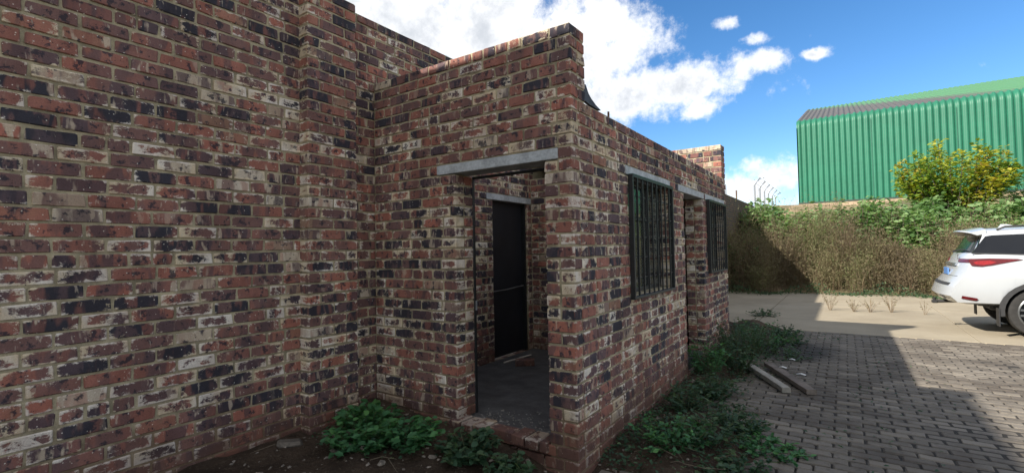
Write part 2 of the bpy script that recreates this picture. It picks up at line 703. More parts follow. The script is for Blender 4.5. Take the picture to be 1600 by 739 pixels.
class Bricks:
    """list of bricks of one thing; the largest in view become objects, the rest one joined part"""
    def __init__(self):
        self.items = []

    def add(self, c, rz, size, normal, zones=None):
        sx = (BL, BD, None)
        l = size[0]
        key = min((.222, .106, .164, .06), key=lambda q: abs(q - l))
        self.items.append((Vector(c), rz, (key, size[1], size[2]), l / key, Vector(normal),
                           (R.random(), R.random(), R.random()), R.randrange(9)))

    def score(self, it):
        c, n = it[0], it[4]
        d = c - CAM
        zc_ = d.dot(FW)
        if zc_ < .3:
            return 0
        px = 800 + 753.4 * d.dot(RT) / zc_
        py = 369.5 - 753.4 * d.dot(UP) / zc_
        if not (-15 < px < 1615 and -10 < py < 745):
            return 0
        face = max(0, -d.normalized().dot(n))
        return it[2][0] * it[3] * it[2][2] * face / zc_ ** 2

    def emit(self, parent, name, mat_obj, mat_attr, limit=300, hide=None, bev=.004, jit=.0032, mass='brickwork'):
        sc = [(0 if (hide and hide(it[0])) else self.score(it), i) for i, it in enumerate(self.items)]
        sc.sort(reverse=True)
        chosen = {i for s, i in sc[:limit] if s > 0}
        meshes = {}
        V, F, T, LO = [], [], [], []
        nv = 0
        for i, (c, rz, size, sx, n, tint, var) in enumerate(self.items):
            key, (pv, pf) = proto(*size, var, bev, jit)
            tl = R.uniform(-.004, .004)
            if i in chosen:
                if key not in meshes:
                    me = bpy.data.meshes.new(name)
                    me.from_pydata(pv, [], pf)
                    bm = bmesh.new()
                    bm.from_mesh(me)
                    bmesh.ops.recalc_face_normals(bm, faces=bm.faces)
                    bm.to_mesh(me)
                    bm.free()
                    me.materials.append(mat_obj)
                    at = me.attributes.new('loc', 'FLOAT_VECTOR', 'POINT')
                    at.data.foreach_set('vector', (np.array(pv) / (np.array(size) / 2)).astype(np.float32).ravel())
                    meshes[key] = me
                o = bpy.data.objects.new(name, meshes[key])
                o.location = c
                o.rotation_euler = (0, tl, rz)
                o.scale = (sx, 1, 1)
                o.color = (*tint, 1)
                o.parent = parent
                col.objects.link(o)
            else:
                P = np.array(pv)
                LO.append(P / (np.array(size) / 2))
                P[:, 0] *= sx
                ca, sa = math.cos(rz), math.sin(rz)
                Q = np.empty_like(P)
                Q[:, 0] = P[:, 0] * ca - P[:, 1] * sa + c.x
                Q[:, 1] = P[:, 0] * sa + P[:, 1] * ca + c.y
                Q[:, 2] = P[:, 2] + c.z - tl * P[:, 0]
                V.append(Q)
                F += [tuple(nv + q for q in f) for f in pf]
                T.append(np.tile(np.array([*tint, 1.]), (len(P), 1)))
                nv += len(P)
        if V:
            me = bpy.data.meshes.new(mass)
            me.from_pydata(np.concatenate(V).tolist(), [], F)
            bm = bmesh.new()
            bm.from_mesh(me)
            bmesh.ops.recalc_face_normals(bm, faces=bm.faces)
            bm.to_mesh(me)
            bm.free()
            at = me.attributes.new('tint', 'FLOAT_COLOR', 'POINT')
            at.data.foreach_set('color', np.concatenate(T).astype(np.float32).ravel())
            at = me.attributes.new('loc', 'FLOAT_VECTOR', 'POINT')
            at.data.foreach_set('vector', np.concatenate(LO).astype(np.float32).ravel())
            o = link(mass, me, mat_attr, parent)
            o['kind'] = 'stuff'


def subtract(iv, cuts):
    out = [iv]
    for a, b in cuts:
        nxt = []
        for s, e in out:
            if b <= s or a >= e:
                nxt.append((s, e))
            else:
                if a > s:
                    nxt.append((s, a))
                if b < e:
                    nxt.append((b, e))
        out = nxt
    return [(s, e) for s, e in out if e - s > .03]


def lay(bk, origin, t, n, kr, ivfun, openings=(), headers=.13, depth=BD, proud=0., rz=None, flip=False, joint=JT):
    """lay courses kr on a face.  ivfun(k) -> (u0, u1); openings: (u0, u1, k0, k1)"""
    t, n = Vector((*t, 0)), Vector((*n, 0))
    o = Vector((*origin, 0))
    rz = math.atan2(t.y, t.x)
    for k in kr:
        iv = ivfun(k)
        if iv is None:
            continue
        cuts = [(a, b) for a, b, k0, k1 in openings if k0 <= k < k1]
        for s, e in subtract(iv, cuts):
            L = e - s
            # list of piece lengths from the left end
            pieces = []
            u = 0
            first = BL if (k % 2 == 0) ^ flip else BD
            nxt = first + (R.uniform(-.022, .022) if first == BL or L > .6 else 0)
            while u < L - 1e-6:
                rem = L - u
                l = nxt
                nxt = BL
                if abs(l - BL) < .03 and u > .02 and R.random() < headers and rem > .25:
                    pieces += [BD, BD]
                    u += 2 * BD + 2 * joint
                    continue
                if rem <= l + .004:
                    l = rem
                elif rem - l - joint < .05:
                    if rem > .2:
                        l1 = (rem - joint) / 2
                        pieces += [l1, l1]
                        u = L
                        break
                    l = rem
                pieces.append(l)
                u += l + joint
            u = s
            for l in pieces:
                l = min(l, e - u)
                if l < .02:
                    break
                c = o + t * (u + l / 2) - n * (depth / 2 - proud + R.uniform(-.0015, .0025))
                c.z = cz(k) + R.uniform(-.0012, .0012)
                bk.add(c, rz + R.uniform(-.004, .004), (l - R.uniform(0, .003), depth, BH + R.uniform(-.0, .0)), n)
                u += l + joint


def strips(u0, u1, z0, z1, openings):
    """rectangles of a wall face around its openings (u0,u1,z0,z1)"""
    xs = sorted({u0, u1, *[a for o in openings for a in o[:2]]})
    res = []
    for a, b in zip(xs, xs[1:]):
        mid = (a + b) / 2
        zs = [(z0, z1)]
        for p, q, c, d in openings:
            if p <= mid <= q:
                nz = []
                for s, e in zs:
                    if d <= s or c >= e:
                        nz.append((s, e))
                        continue
                    if c > s:
                        nz.append((s, c))
                    if d < e:
                        nz.append((d, e))
                zs = nz
        res += [(a, b, s, e) for s, e in zs]
    return res


REC = .008          # how far the mortar lies behind the brick faces
AX = -2.03           # face of the tall wall
CL = 5.10            # length of the window wall
TH = .222
FLOOR = .20


def kz(k):
    return TOP - CH * k


# --- tall building on the left (wall raised out of view to shade the outbuilding, and its run behind)
tall = empty('brick_building', (AX, 0, 0))
tall.location = (0, 0, 0)
tag(tall, 'tall clinker brick wall with a shallow brick pier, filling the side opposite the car', 'building')
tb = Bricks()
KA = -7              # top course of the long part
PIL = (-.73, -.275)
GY0, GAP = -.74, -2.95


def raised_top(y):  # wall top with the unseen rise added to keep the front wall shaded
    if y > GY0:
        return kz(KA)
    if y > GAP:
        return kz(KA) + .847 * (GY0 - y)
    return kz(KA) + .847 * (GY0 - GAP)


def a_iv(k):
    z = kz(k)
    if k >= KA:
        return (-4.6, 2.75)
    dy = (z - kz(KA)) / .847
    e = GY0 - dy
    return (-5.0, e) if e > GAP else None


A_DOOR = (1.80, 2.58)
lay(tb, (AX, 0), (0, 1), (1, 0), range(-28, 38), a_iv,
    openings=[(PIL[0] + .012, PIL[1] - .012, KA, 40), (A_DOOR[0] - .12, A_DOOR[1] + .1, 10, 11), (*A_DOOR, 11, 34)], headers=.05)
# the pier, one half brick proud of the wall
for k in range(KA, 38):
    us = [PIL[0], PIL[0] + .222 + JT] if k % 2 else [PIL[0], PIL[0] + BD + JT, PIL[0] + BD + .222 + 2 * JT]
    ls = [.222, .222] if k % 2 else [BD, .222, BD]
    for u, l in zip(us, ls):
        tb.add((AX + .112 - .06, u + l / 2, cz(k)), math.pi / 2 + R.uniform(-.004, .004), (l, .12, BH), (1, 0, 0))
mb = MB()
for a, b, s, e in strips(-.74, 5.2, -.3, kz(KA) - .004, [(*A_DOOR, FLOOR - .05, kz(10)), (A_DOOR[0] - .12, A_DOOR[1] + .1, kz(11), kz(10))]):
    mb.box((AX - TH, a, s), (AX - REC, b, e))
mb.prism([(0, -.74, -.3), (0, -.74, kz(KA) - .004), (0, GAP, raised_top(GAP) - .03), (0, -9, raised_top(GAP) - .03), (0, -9, -.3)],
         (AX - TH, 0, 0), (AX - REC, 0, 0))
mb.box((AX - .02, PIL[0] + .006, -.3), (AX + .112 - REC, PIL[1] - .006, kz(KA) - .004))
mb.build('mortar', M['mortar'], tall)
mb = MB()
mb.box((AX - TH, 5.2, -.3), (AX, 8.0, kz(KA) - .01))
mb.box((AX - TH, 8.0, -.3), (AX, 26, 3.45))
mb.build('far_wall', M['far_brick'], tall)
# the building behind the raised wall: flank walls and roof, so that it has depth
mb = MB()
mb.box((AX - 9, GY0 - TH, -.3), (AX - TH - .002, GY0, kz(KA) - .1))
mb.build('flank_wall', M['far_brick'], tall)
mb = MB()
mb.prism([(AX - 9, GY0, kz(KA) - .12), (AX - TH - .002, GY0, kz(KA) - .12), (AX - TH - .002, GAP, raised_top(GAP) - .15), (AX - 9, GAP, raised_top(GAP) - .15)], (0, 0, 0), (0, 0, .04))
mb.prism([(AX - 9, GAP - .001, raised_top(GAP) - .15), (AX - TH - .002, GAP - .001, raised_top(GAP) - .15), (AX - TH - .002, -9, raised_top(GAP) - .2), (AX - 9, -9, raised_top(GAP) - .2)], (0, 0, 0), (0, 0, .04))
mb.build('roof', M['flashing'], tall)
mb = MB()
mb.box((AX - TH + .02, A_DOOR[0] - .12, kz(11) + .006), (AX + .004, A_DOOR[1] + .1, kz(10) - .004), .004)
mb.build('lintel', M['lintel'], tall)
tb.emit(tall, 'brick', M['brick_obj'], M['brick_attr'], 300, hide=lambda c: c.y > -.02)
# dark steel door in the tall wall, seen through the doorway
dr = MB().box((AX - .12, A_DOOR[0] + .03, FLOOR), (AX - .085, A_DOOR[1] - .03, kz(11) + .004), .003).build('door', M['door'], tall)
MB().tube([(AX - .06, A_DOOR[0] + .06, 1.03), (AX - .045, A_DOOR[0] + .3, 1.035), (AX - .045, A_DOOR[1] - .06, 1.06)], .008, 6).build('handle', M['bar_grey'], dr)
mb = MB()
mb.box((AX - .13, A_DOOR[1] - .03, FLOOR), (AX - .03, A_DOOR[1] - .002, kz(11)))
mb.box((AX - .13, A_DOOR[0] + .002, FLOOR), (AX - .03, A_DOOR[0] + .03, kz(11)))
mb.build('door_frame', M['black_steel'], tall)

# --- the roofless-looking outbuilding with doorway and barred windows
ob = empty('brick_outbuilding', (0, 0, 0))
tag(ob, 'small clinker brick outbuilding with open doorways and two barred windows', 'building')
bb = Bricks()
B_DOOR = (-1.05, -.222)
B_LINT = (-1.245, -.112)
KB = range(0, 38)
# front face: u runs from the inner corner to the outer corner
lay(bb, (AX, 0), (1, 0), (0, -1), KB, lambda k: (.012, -AX if k % 2 == 0 else -AX - BD - JT),
    openings=[(B_LINT[0] - AX, B_LINT[1] - AX, 10, 11), (B_DOOR[0] - AX, B_DOOR[1] - AX, 11, 34)], headers=.09)
# through headers and inner leaf at the doorway's jambs and the parapet end
for k in range(0, 36):
    z = cz(k)
    if 11 <= k < 34:
        if k % 2:
            bb.add((B_DOOR[0] - BD / 2 - .001, TH - .055, z), math.pi / 2, (BD, BD, BH), (1, 0, 0))
        else:
            bb.add((B_DOOR[0] - BL / 2 - .001, TH - .053, z), 0, (BL, BD, BH), (1, 0, 0))
        bb.add((B_DOOR[1] + BL / 2 + .001, TH - .053, z), 0, (BL, BD, BH), (-1, 0, 0))
    if k < 6 and k % 2 == 0:
        bb.add((-BL / 2 + .001, TH - .053, z), 0, (BL, BD, BH), (1, 0, 0))
# window wall
W1, D2, W2 = (1.03, 2.15), (2.73, 3.60), (3.83, 4.86)
L1, LD, L2 = (.96, 2.20), (2.52, 3.68), (3.75, 4.96)
KW1, KW2 = 23, 22
cop = [(*L1, 10, 11), (*LD, 10, 11), (*L2, 10, 11), (*W1, 11, KW1), (*D2, 11, 35), (*W2, 11, KW2)]


def c_iv(k):
    s = BD + JT if k % 2 == 0 else 0.
    if k < 6:
        return (0., BL) if k % 2 else None
    return (s, CL)


lay(bb, (0, 0), (0, 1), (1, 0), KB, c_iv, openings=cop, headers=.14)
for k in range(11, 35):                    # inner leaf at the reveals that can be seen
    for u, k1 in ((W1[1], KW1), (D2[1], 35), (W2[1], KW2)):
        if k < k1:
            bb.add((-TH + .053, u + (BD if k % 2 else BL) / 2, cz(k)), math.pi / 2, (BD if k % 2 else BL, BD, BH), (0, -1, 0))
# end wall with its parapet
lay(bb, (AX, CL - TH), (1, 0), (0, -1), range(0, 8), lambda k: (.012, -AX), headers=.1)
for k in range(0, 6):
    bb.add((-BL / 2 + .001, CL - .053, cz(k)), 0, (BL, BD, BH), (1, 0, 0))
# cross wall inside, at the end of the first room
CW = 2.66
lay(bb, (AX, CW), (1, 0), (0, -1), range(7, 34), lambda k: (.012, -AX - TH), headers=.12)
# threshold: bricks on flat, ends to the front
u = B_DOOR[0] - .06
while u < B_DOOR[1] - .05:
    l = R.choice((.106, .106, .222))
    l = min(l, B_DOOR[1] - .004 - u)
    if l < .04:
        break
    bb.add((u + l / 2, .05 + R.uniform(-.012, .006), FLOOR - .025 + R.uniform(-.008, .006)), R.uniform(-.04, .04), (l, BD if l > .15 else BL * .8, BH), (0, -1, 0))
    u += l + .012
MBm = MB()
H6 = kz(6) - .004
for a, b, s, e in strips(AX + .001, -REC, -.3, kz(0) - .004, [(B_DOOR[0] - REC, B_DOOR[1] + REC, FLOOR - .12, kz(11)), (*B_LINT, kz(11), kz(10))]):
    MBm.box((a, REC, s), (b, TH - REC, e))
for a, b, s, e in strips(TH - REC, CL - TH + REC, -.3, H6, [(W1[0] - REC, W1[1] + REC, kz(KW1), kz(11)), (*L1, kz(11), kz(10)), (D2[0] - REC, D2[1] + REC, FLOOR - .1, kz(11)), (*LD, kz(11), kz(10)),
                                                             (W2[0] - REC, W2[1] + REC, kz(KW2), kz(11)), (*L2, kz(11), kz(10))]):
    MBm.box((-TH + REC, a, s), (-REC, b, e))
MBm.box((AX + .001, CL - TH + REC, -.3), (-REC, CL - REC, kz(0) - .004))
MBm.box((AX + .001, CW + REC, -.3), (-TH + REC - .001, CW + .10, 2.5))
MBm.build('mortar', M['mortar'], ob)
for (a, b), nm in (((B_LINT), 'B'), (L1, 'C'), (LD, 'C'), (L2, 'C')):
    q = MB()
    if nm == 'B':
        q.box((a, -.004, kz(11) + .006), (b, TH - .02, kz(10) - .004), .004)
    else:
        q.box((-TH + .02, a, kz(11) + .006), (.004, b, kz(10) - .004), .004)
    q.build('lintel', M['lintel'], ob)


def view_hidden(c):          # bricks of inner rooms and back faces rank behind the outside ones
    return False


bb.emit(ob, 'brick', M['brick_obj'], M['brick_attr'], 320)
# floor, roof sheets, roof flashing
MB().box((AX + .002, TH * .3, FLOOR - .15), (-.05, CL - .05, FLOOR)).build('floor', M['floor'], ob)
for i in range(6):
    ya = TH + .01 + i * .775
    if ya < CW - .2:          # the sheets over the first room are gone
        continue
    q = MB()
    n = 20
    prev = None
    for j in range(n + 1):
        y = ya + .77 * j / n
        dz = .016 * (1 if (j // 2) % 2 else -1)
        ring = q.add([(AX + .01, y, 2.80 + dz), (-TH + .02, y, 2.46 + dz), (-TH + .02, y, 2.452 + dz), (AX + .01, y, 2.792 + dz)])
        if prev:
            q.quad_strip(prev, ring)
        prev = ring
    q.build('roof_sheet', M['flashing'], ob)
q = MB()
prof = [(.20, 2.712), (.262, 2.722), (.280, 2.700), (.305, 2.668), (.355, 2.640), (.43, 2.612), (.52, 2.592)]
low = [(.50, 2.588), (.33, 2.590), (.20, 2.604)]
q.prism([(0, a, b) for a, b in prof + low], (-.035, 0, 0), (-.012, 0, 0))
q.box((-.30, .226, 2.60), (-.036, .234, 2.71))
q.build('flashing', M['flashing'], ob)
MB().tube([(-.02, .68, 2.55), (-.02, .68, 2.62)], .009, 6).build('tie_rod', M['rust'], ob)
# steel door frame on the inner side of the doorway
q = MB()
q.box((B_DOOR[0] - .002, TH - .008, FLOOR), (B_DOOR[0] + .007, TH + .02, kz(11)), .002)
q.box((B_DOOR[1] - .022, TH + .004, FLOOR), (B_DOOR[1] + .002, TH + .03, kz(11)), .002)
q.box((B_DOOR[0] + .008, TH - .008, kz(11) - .02), (B_DOOR[1] - .023, TH + .03, kz(11) - .001), .002)
df = q.build('door_frame', M['black_steel'], ob)
MB().box((B_DOOR[0] + .013, TH - .004, 1.04), (B_DOOR[0] + .02, TH + .015, 1.12), .002).build('lock_plate', M['galv'], df)
q = MB()
q.box((-TH + .02, D2[0] + .001, FLOOR), (-TH + .075, D2[0] + .03, kz(11)), .002)
q.build('door_frame', M['black_steel'], ob)


def glass_material():
    mt, g = new_mat('dusty_glass')
    p = pos(g)
    n = g.noise(p, 9, 5, .65)
    tr = g.node('ShaderNodeBsdfTransparent')
    tr.inputs[0].default_value = (.90, .95, .94, 1)
    gl = g.node('ShaderNodeBsdfGlossy')
    gl.inputs['Roughness'].default_value = .03
    gl.inputs[0].default_value = (.9, .95, .95, 1)
    df_ = g.node('ShaderNodeBsdfDiffuse')
    df_.inputs[0].default_value = (.35, .36, .34, 1)
    fr = g.node('ShaderNodeFresnel')
    fr.inputs[0].default_value = 2.4
    m1, m2 = g.node('ShaderNodeMixShader'), g.node('ShaderNodeMixShader')
    g.put(m1.inputs[0], fr.outputs[0])
    g.l.new(tr.outputs[0], m1.inputs[1])
    g.l.new(gl.outputs[0], m1.inputs[2])
    g.put(m2.inputs[0], g.math('MULTIPLY_ADD', g.ss(n, .4, .75), .10, .03))
    g.l.new(m1.outputs[0], m2.inputs[1])
    g.l.new(df_.outputs[0], m2.inputs[2])
    g.l.new(m2.outputs[0], g.out.inputs[0])
    return mt


M['glass'] = glass_material()


def barred_window(y0, y1, z0, z1, nv, nh, tag_label):
    # steel window behind
    w = empty('window', (0, 0, 0))
    w.parent = ob
    q = MB()
    xa, xb = -.13, -.095
    q.box((xa, y0, z0), (xb, y0 + .035, z1), .002)
    q.box((xa, y1 - .035, z0), (xb, y1, z1), .002)
    q.box((xa, y0 + .035, z0), (xb, y1 - .035, z0 + .035), .002)
    q.box((xa, y0 + .035, z1 - .035), (xb, y1 - .035, z1), .002)
    w1 = (y1 - y0 - .07) / 3
    for i in (1, 2):
        yy = y0 + .035 + w1 * i
        q.box((xa + .004, yy - .012, z0 + .035), (xb - .004, yy + .012, z1 - .035), .002)
    zz = z0 + (z1 - z0) * .66
    q.box((xa + .006, y0 + .036, zz - .011), (xb - .006, y1 - .036, zz + .011), .002)
    q.build('frame', M['black_steel'], w)
    for i in range(3):
        a, b = y0 + .035 + w1 * i + .013, y0 + .035 + w1 * (i + 1) - .013
        for s, e in ((z0 + .036, zz - .012), (zz + .012, z1 - .036)):
            MB().box((-.115, a, s), (-.111, b, e)).build('pane', M['glass'], w)
    # burglar guard of flat frame and square bars on the outside
    gq = MB()
    d = .045
    gy0, gy1, gz0, gz1 = y0 - .025, y1 + .015, z0 - .03, z1 + .005
    gq.box((.004, gy0, gz0), (d, gy0 + .022, gz1), .002)
    gq.box((.004, gy1 - .022, gz0), (d, gy1, gz1), .002)
    gq.box((.004, gy0 + .0225, gz0), (d, gy1 - .0225, gz0 + .022), .002)
    gq.box((.004, gy0 + .0225, gz1 - .022), (d, gy1 - .0225, gz1), .002)
    gd = gq.build('burglar_guard', M['black_steel'], ob)
    vb = MB().box((-.007, -.007, gz0 + .023), (.007, .007, gz1 - .023), .0015).mesh('bar')
    for i in range(nv):
        yy = gy0 + (gy1 - gy0) * (i + 1) / (nv + 1)
        link('bar', vb, M['black_steel'], gd, (d - .010, yy, 0))
    hb = MB().box((-.005, gy0 + .023, -.005), (.005, gy1 - .023, .005), .0015).mesh('bar')
    for i in range(nh):
        link('bar', hb, M['black_steel'], gd, (d - .023, 0, gz0 + (gz1 - gz0) * (i + 1) / (nh + 1)))
    # green painted strip on top of the guard
    MB().box((.006, gy0 + .001, gz1 + .0005), (d + .002, gy1 - .001, gz1 + .006)).build('top_strip', M['green_steel'], gd)


barred_window(*W1, kz(KW1), kz(11), 8, 5, '')
barred_window(*W2, kz(KW2), kz(11), 7, 5, '')
# white conduit standing inside the first room
cdt = MB().tube([(-.42, 1.98, FLOOR), (-.42, 1.98, 2.42)], .013, 8).build('conduit', M['conduit'], ob)

# loose things on the floor inside
pv_, pf_ = chamfer_box(BL, BD, BH, .004, .003, random.Random(3))


def loose_brick(x, y, z, rz, label, ry=0):
    me = bpy.data.meshes.new('loose_brick')
    me.from_pydata(pv_, [], pf_)
    me.materials.append(M['brick_obj'])
    o = bpy.data.objects.new('loose_brick', me)
    o.location = (x, y, z)
    o.rotation_euler = (0, ry, rz)
    o.color = (R.uniform(.35, .8), R.random(), R.random(), 1)
    col.objects.link(o)
    tag(o, label, 'brick')


loose_brick(-1.60, 1.80, FLOOR + BH / 2, .6, 'loose brick lying on the dark floor in front of the black door')
loose_brick(-1.05, 1.95, FLOOR + BH / 2, 1.9, 'loose brick on the dark floor just inside the doorway pier')
st = MB().tube([(-1.86, 1.75, FLOOR + .012), (-1.80, 2.25, FLOOR + .016)], .011, 6).build('stick', simple('pale_stick', (.42, .38, .33), .8))
tag(st, 'thin pale stick lying on the floor before the black door', 'stick')
# rubble on the floor behind the threshold
V, F = [], []
nv = 0
for i in range(130):
    s = R.uniform(.004, .013) * (1.6 if R.random() < .08 else 1)
    pv2, pf2 = chamfer_box(s * R.uniform(.8, 1.8), s, s * .7, s * .2, s * .15, R)
    a = R.uniform(0, 6.3)
    cx_, cy_ = R.uniform(B_DOOR[0] + .03, B_DOOR[1] - .03), TH * .55 + abs(R.gauss(0, .16))
    for x, y, z in pv2:
        V.append((x * math.cos(a) - y * math.sin(a) + cx_, x * math.sin(a) + y * math.cos(a) + cy_, z + FLOOR + s * .3))
    F += [tuple(nv + q for q in f) for f in pf2]
    nv += len(pv2)
o = link('rubble', mesh_np('rubble', V, F), simple('mortar_crumbs', (.17, .16, .145), .95, var=.5, scale=40))
tag(o, 'pale mortar crumbs scattered on the floor behind the doorway threshold', 'rubble', kind='stuff')


# ------------------------------------------------------------------ ground
def sstep(a, b, x):
    t = np.clip((x - a) / (b - a), 0, 1)
    return t * t * (3 - 2 * t)


def terrain_z(x, y):
    x, y = np.asarray(x, float), np.asarray(y, float)
    w = 14.9 + .35 * np.sin(x * .9) + .2 * np.sin(x * 2.3 + 1)
    z = sstep(w, 24, y) * 2.95 + sstep(24, 32, y) * 1.05
    z = z + .12 * np.sin(x * .7 + y * .5) * sstep(16, 19, y)
    z = z + sstep(60, 400, np.hypot(x, y)) * 1.0
    return z - .03


gx = np.unique(np.concatenate([np.linspace(-900, -60, 12), np.linspace(-60, -8, 14), np.linspace(-8, 30, 96), np.linspace(30, 120, 20), np.linspace(120, 900, 12)]))
gy = np.unique(np.concatenate([np.linspace(-300, -20, 10), np.linspace(-20, 12, 20), np.linspace(12, 34, 70), np.linspace(34, 120, 24), np.linspace(120, 1500, 14)]))
X, Y = np.meshgrid(gx, gy)
Z = terrain_z(X, Y)
V = np.stack([X.ravel(), Y.ravel(), Z.ravel()], 1)
nx, ny = len(gx), len(gy)
I = np.arange(nx * ny).reshape(ny, nx)
F = np.stack([I[:-1, :-1].ravel(), I[:-1, 1:].ravel(), I[1:, 1:].ravel(), I[1:, :-1].ravel()], 1)
o = link('ground', mesh_np('ground', V, F, smooth=True), M['terrain'])
tag(o, 'bare ground and sandy bank behind the yard', 'ground', kind='structure')

# paved yard: bed of dark joint sand and one object for each of the nearest pavers
PY0, PY1, PX0, PX1 = -3.2, 7.22, .05, 9.0
o = MB().box((PX0, PY0, -.1), (PX1, PY1 - .002, -.012)).build('paved_yard', M['joint_sand'])
tag(o, 'grey cement pavers laid in running bond across the yard', 'paving', kind='structure')
yard = o
pk = Bricks()
row = 0
y = PY0
while y < PY1 - .06:
    x = PX0 + (.105 if row % 2 else 0)
    while x < PX1 - .05:
        dz = .012 * math.sin(x * 1.3 + y * .7) * math.sin(y * .9) * .6
        pk.add((x + .1 + R.uniform(-.002, .002), y + .05 + R.uniform(-.0015, .0015), -.028 + dz + R.uniform(-.0045, .0035)), R.uniform(-.014, .014), (.2, .090, .055), (0, 0, 1))
        it = pk.items[-1]
        pk.items[-1] = (it[0], it[1], (.2, .090, .055), R.uniform(.945, .965), it[4], it[5], it[6])
        x += .2035
    y += .1045
    row += 1
pk.emit(yard, 'paver', M['paver_obj'], M['paver_attr'], 300, hide=lambda c: c.x < .6 or (c.x < 1.0 and c.y < 2.2), bev=.007, jit=.002, mass='pavers')

# concrete slabs beyond the paving
strip = empty('concrete_apron', (0, 0, 0))
tag(strip, 'pale concrete apron between the paving and the weeds', 'concrete', kind='structure')
xs = [-2.02, -.02, 3.16, 6.4, 9.6, 12.8, 16]
ys = [7.23, 11.5, 15.3]
for i in range(len(xs) - 1):
    for j in range(2):
        q = MB().box((xs[i] + .007, ys[j] + .007, -.12), (xs[i + 1] - .007, ys[j + 1] - .007, .004 + R.uniform(-.003, .003)), .006)
        q.build('slab', M['concrete'], strip)
# soil along the walls
nxs, nys = 90, 150


def soil_h(x, y):
    edge = .52 + .42 * np.exp(-((y - .9) / 1.0) ** 2) + .10 * np.sin(y * 2.1) + .06 * np.sin(y * 5.3 + 1) + .12 * sstep(3.6, 5, y)
    z = .085 * sstep(edge, edge - .42, x) - .022
    z = z + .09 * sstep(.35, 0, np.abs(x)) * sstep(2.0, 4.2, y)
    left = sstep(-.1, -1.2, x)
    z = z + left * .10
    z = z + .07 * sstep(.6, 0, np.hypot(x + 2.0, y)) * (y < .1)
    z = z - .10 * np.exp(-((x - .05) ** 2 + (y - .1) ** 2) / .12)
    n = .012 * np.sin(x * 9 + y * 4) * np.sin(y * 7 - x * 3) + .009 * np.sin(x * 23 + 2) * np.sin(y * 19)
    z = z + n * sstep(edge + .05, edge - .15, x)
    return np.where(x > edge + .03, -.08, z)


def in_wall(x, y):
    return False


gx, gy = np.linspace(AX, 1.35, nxs), np.linspace(-4.5, 7.2, nys)
X, Y = np.meshgrid(gx, gy)
Z = soil_h(X, Y) + RN.normal(0, .004, X.shape)
# under the building the sheet stays below the floor
Z = np.where((X < -.1) & (Y > .12) & (Y < CL - .1), -.1, Z)
V = np.stack([X.ravel(), Y.ravel(), Z.ravel()], 1)
I = np.arange(nxs * nys).reshape(nys, nxs)
F = np.stack([I[:-1, :-1].ravel(), I[:-1, 1:].ravel(), I[1:, 1:].ravel(), I[1:, :-1].ravel()], 1)
o = link('soil', mesh_np('soil', V, F, smooth=True), M['soil'])
tag(o, 'dark bare soil at the foot of the brick walls', 'soil', kind='structure')


def gz(x, y):
    return float(soil_h(np.array(x, float), np.array(y, float)))


# stones, crumbs and dead leaves on the soil
V, F, nv = [], [], 0
for i in range(620):
    if i < 330:
        x_, y_ = R.uniform(-1.9, .3), R.uniform(-1.9, -.05)
    else:
        x_, y_ = abs(R.gauss(.05, .35)), R.uniform(.1, 6.5)
    z_ = max(gz(x_, y_), -.0)
    s = R.uniform(.006, .02) * (2.2 if R.random() < .07 else 1)
    pv2, pf2 = chamfer_box(s * R.uniform(.8, 1.9), s, s * .7, s * .22, s * .16, R)
    a = R.uniform(0, 6.3)
    for x, y, z in pv2:
        V.append((x * math.cos(a) - y * math.sin(a) + x_, x * math.sin(a) + y * math.cos(a) + y_, z + z_ + s * .15))
    F += [tuple(nv + q for q in f) for f in pf2]
    nv += len(pv2)
o = link('gravel', mesh_np('gravel', V, F), simple('small_stones', (.17, .145, .12), .95, var=.6, scale=30))
tag(o, 'small stones and crumbs strewn over the soil', 'gravel', kind='stuff')
for x_, y_, s, lab in ((-1.62, -.62, .10, 'flat half-buried stone beside the leafy weeds at the inner corner'), (-1.82, -.95, .085, 'flat stone at the foot of the tall wall, nearest the frame edge'),
                       (-1.45, -.78, .075, 'low brown stone lying in front of the pier')):
    pv2, pf2 = chamfer_box(s * 2.0, s * 1.2, s * .55, s * .16, s * .10, R)
    me = mesh_np('stone', pv2, pf2)
    o = link('stone', me, simple('field_stone', (.10, .085, .07), .95, var=.4, scale=12, bmp=.6), None, (x_, y_, gz(x_, y_) + s * .1))
    o.rotation_euler = (R.uniform(-.15, .15), R.uniform(-.15, .15), R.uniform(0, 3))
    tag(o, lab, 'stone')

# ------------------------------------------------------------------ planks and litter on the paving
M['plank_pale'] = simple('weathered_plank', (.27, .25, .215), .85, var=.3, scale=7, bmp=.4)
M['plank_brown'] = simple('brown_plank', (.135, .11, .092), .85, var=.35, scale=7, bmp=.4)


def plank(a, b, w, h, mat, label, lift=0.0):
    a, b = Vector(a), Vector(b)
    d = b - a
    L = d.length
    n = 10
    q = MB()
    prev = None
    rr = random.Random(int(w * 1e4))
    for i in range(n + 1):
        x = L * i / n
        jw, jh = rr.uniform(-.0018, .0018), rr.uniform(-.0018, .0018)
        c = .006
        hw, hh = w / 2 + jw, h + jh
        bow = .004 * math.sin(math.pi * i / n)
        ring = q.add([(x, -hw + c, bow), (x, hw - c, bow), (x, hw, c + bow), (x, hw, hh - c + bow), (x, hw - c, hh + bow), (x, -hw + c, hh + bow), (x, -hw, hh - c + bow), (x, -hw, c + bow)])
        if prev:
            q.quad_strip(prev, ring)
        else:
            q.f.append(tuple(ring[::-1]))
        prev = ring
    q.f.append(tuple(prev))
    o = q.build('plank', mat, None, a)
    o.rotation_euler = (0, -math.asin(d.z / L), math.atan2(d.y, d.x))
    tag(o, label, 'plank')


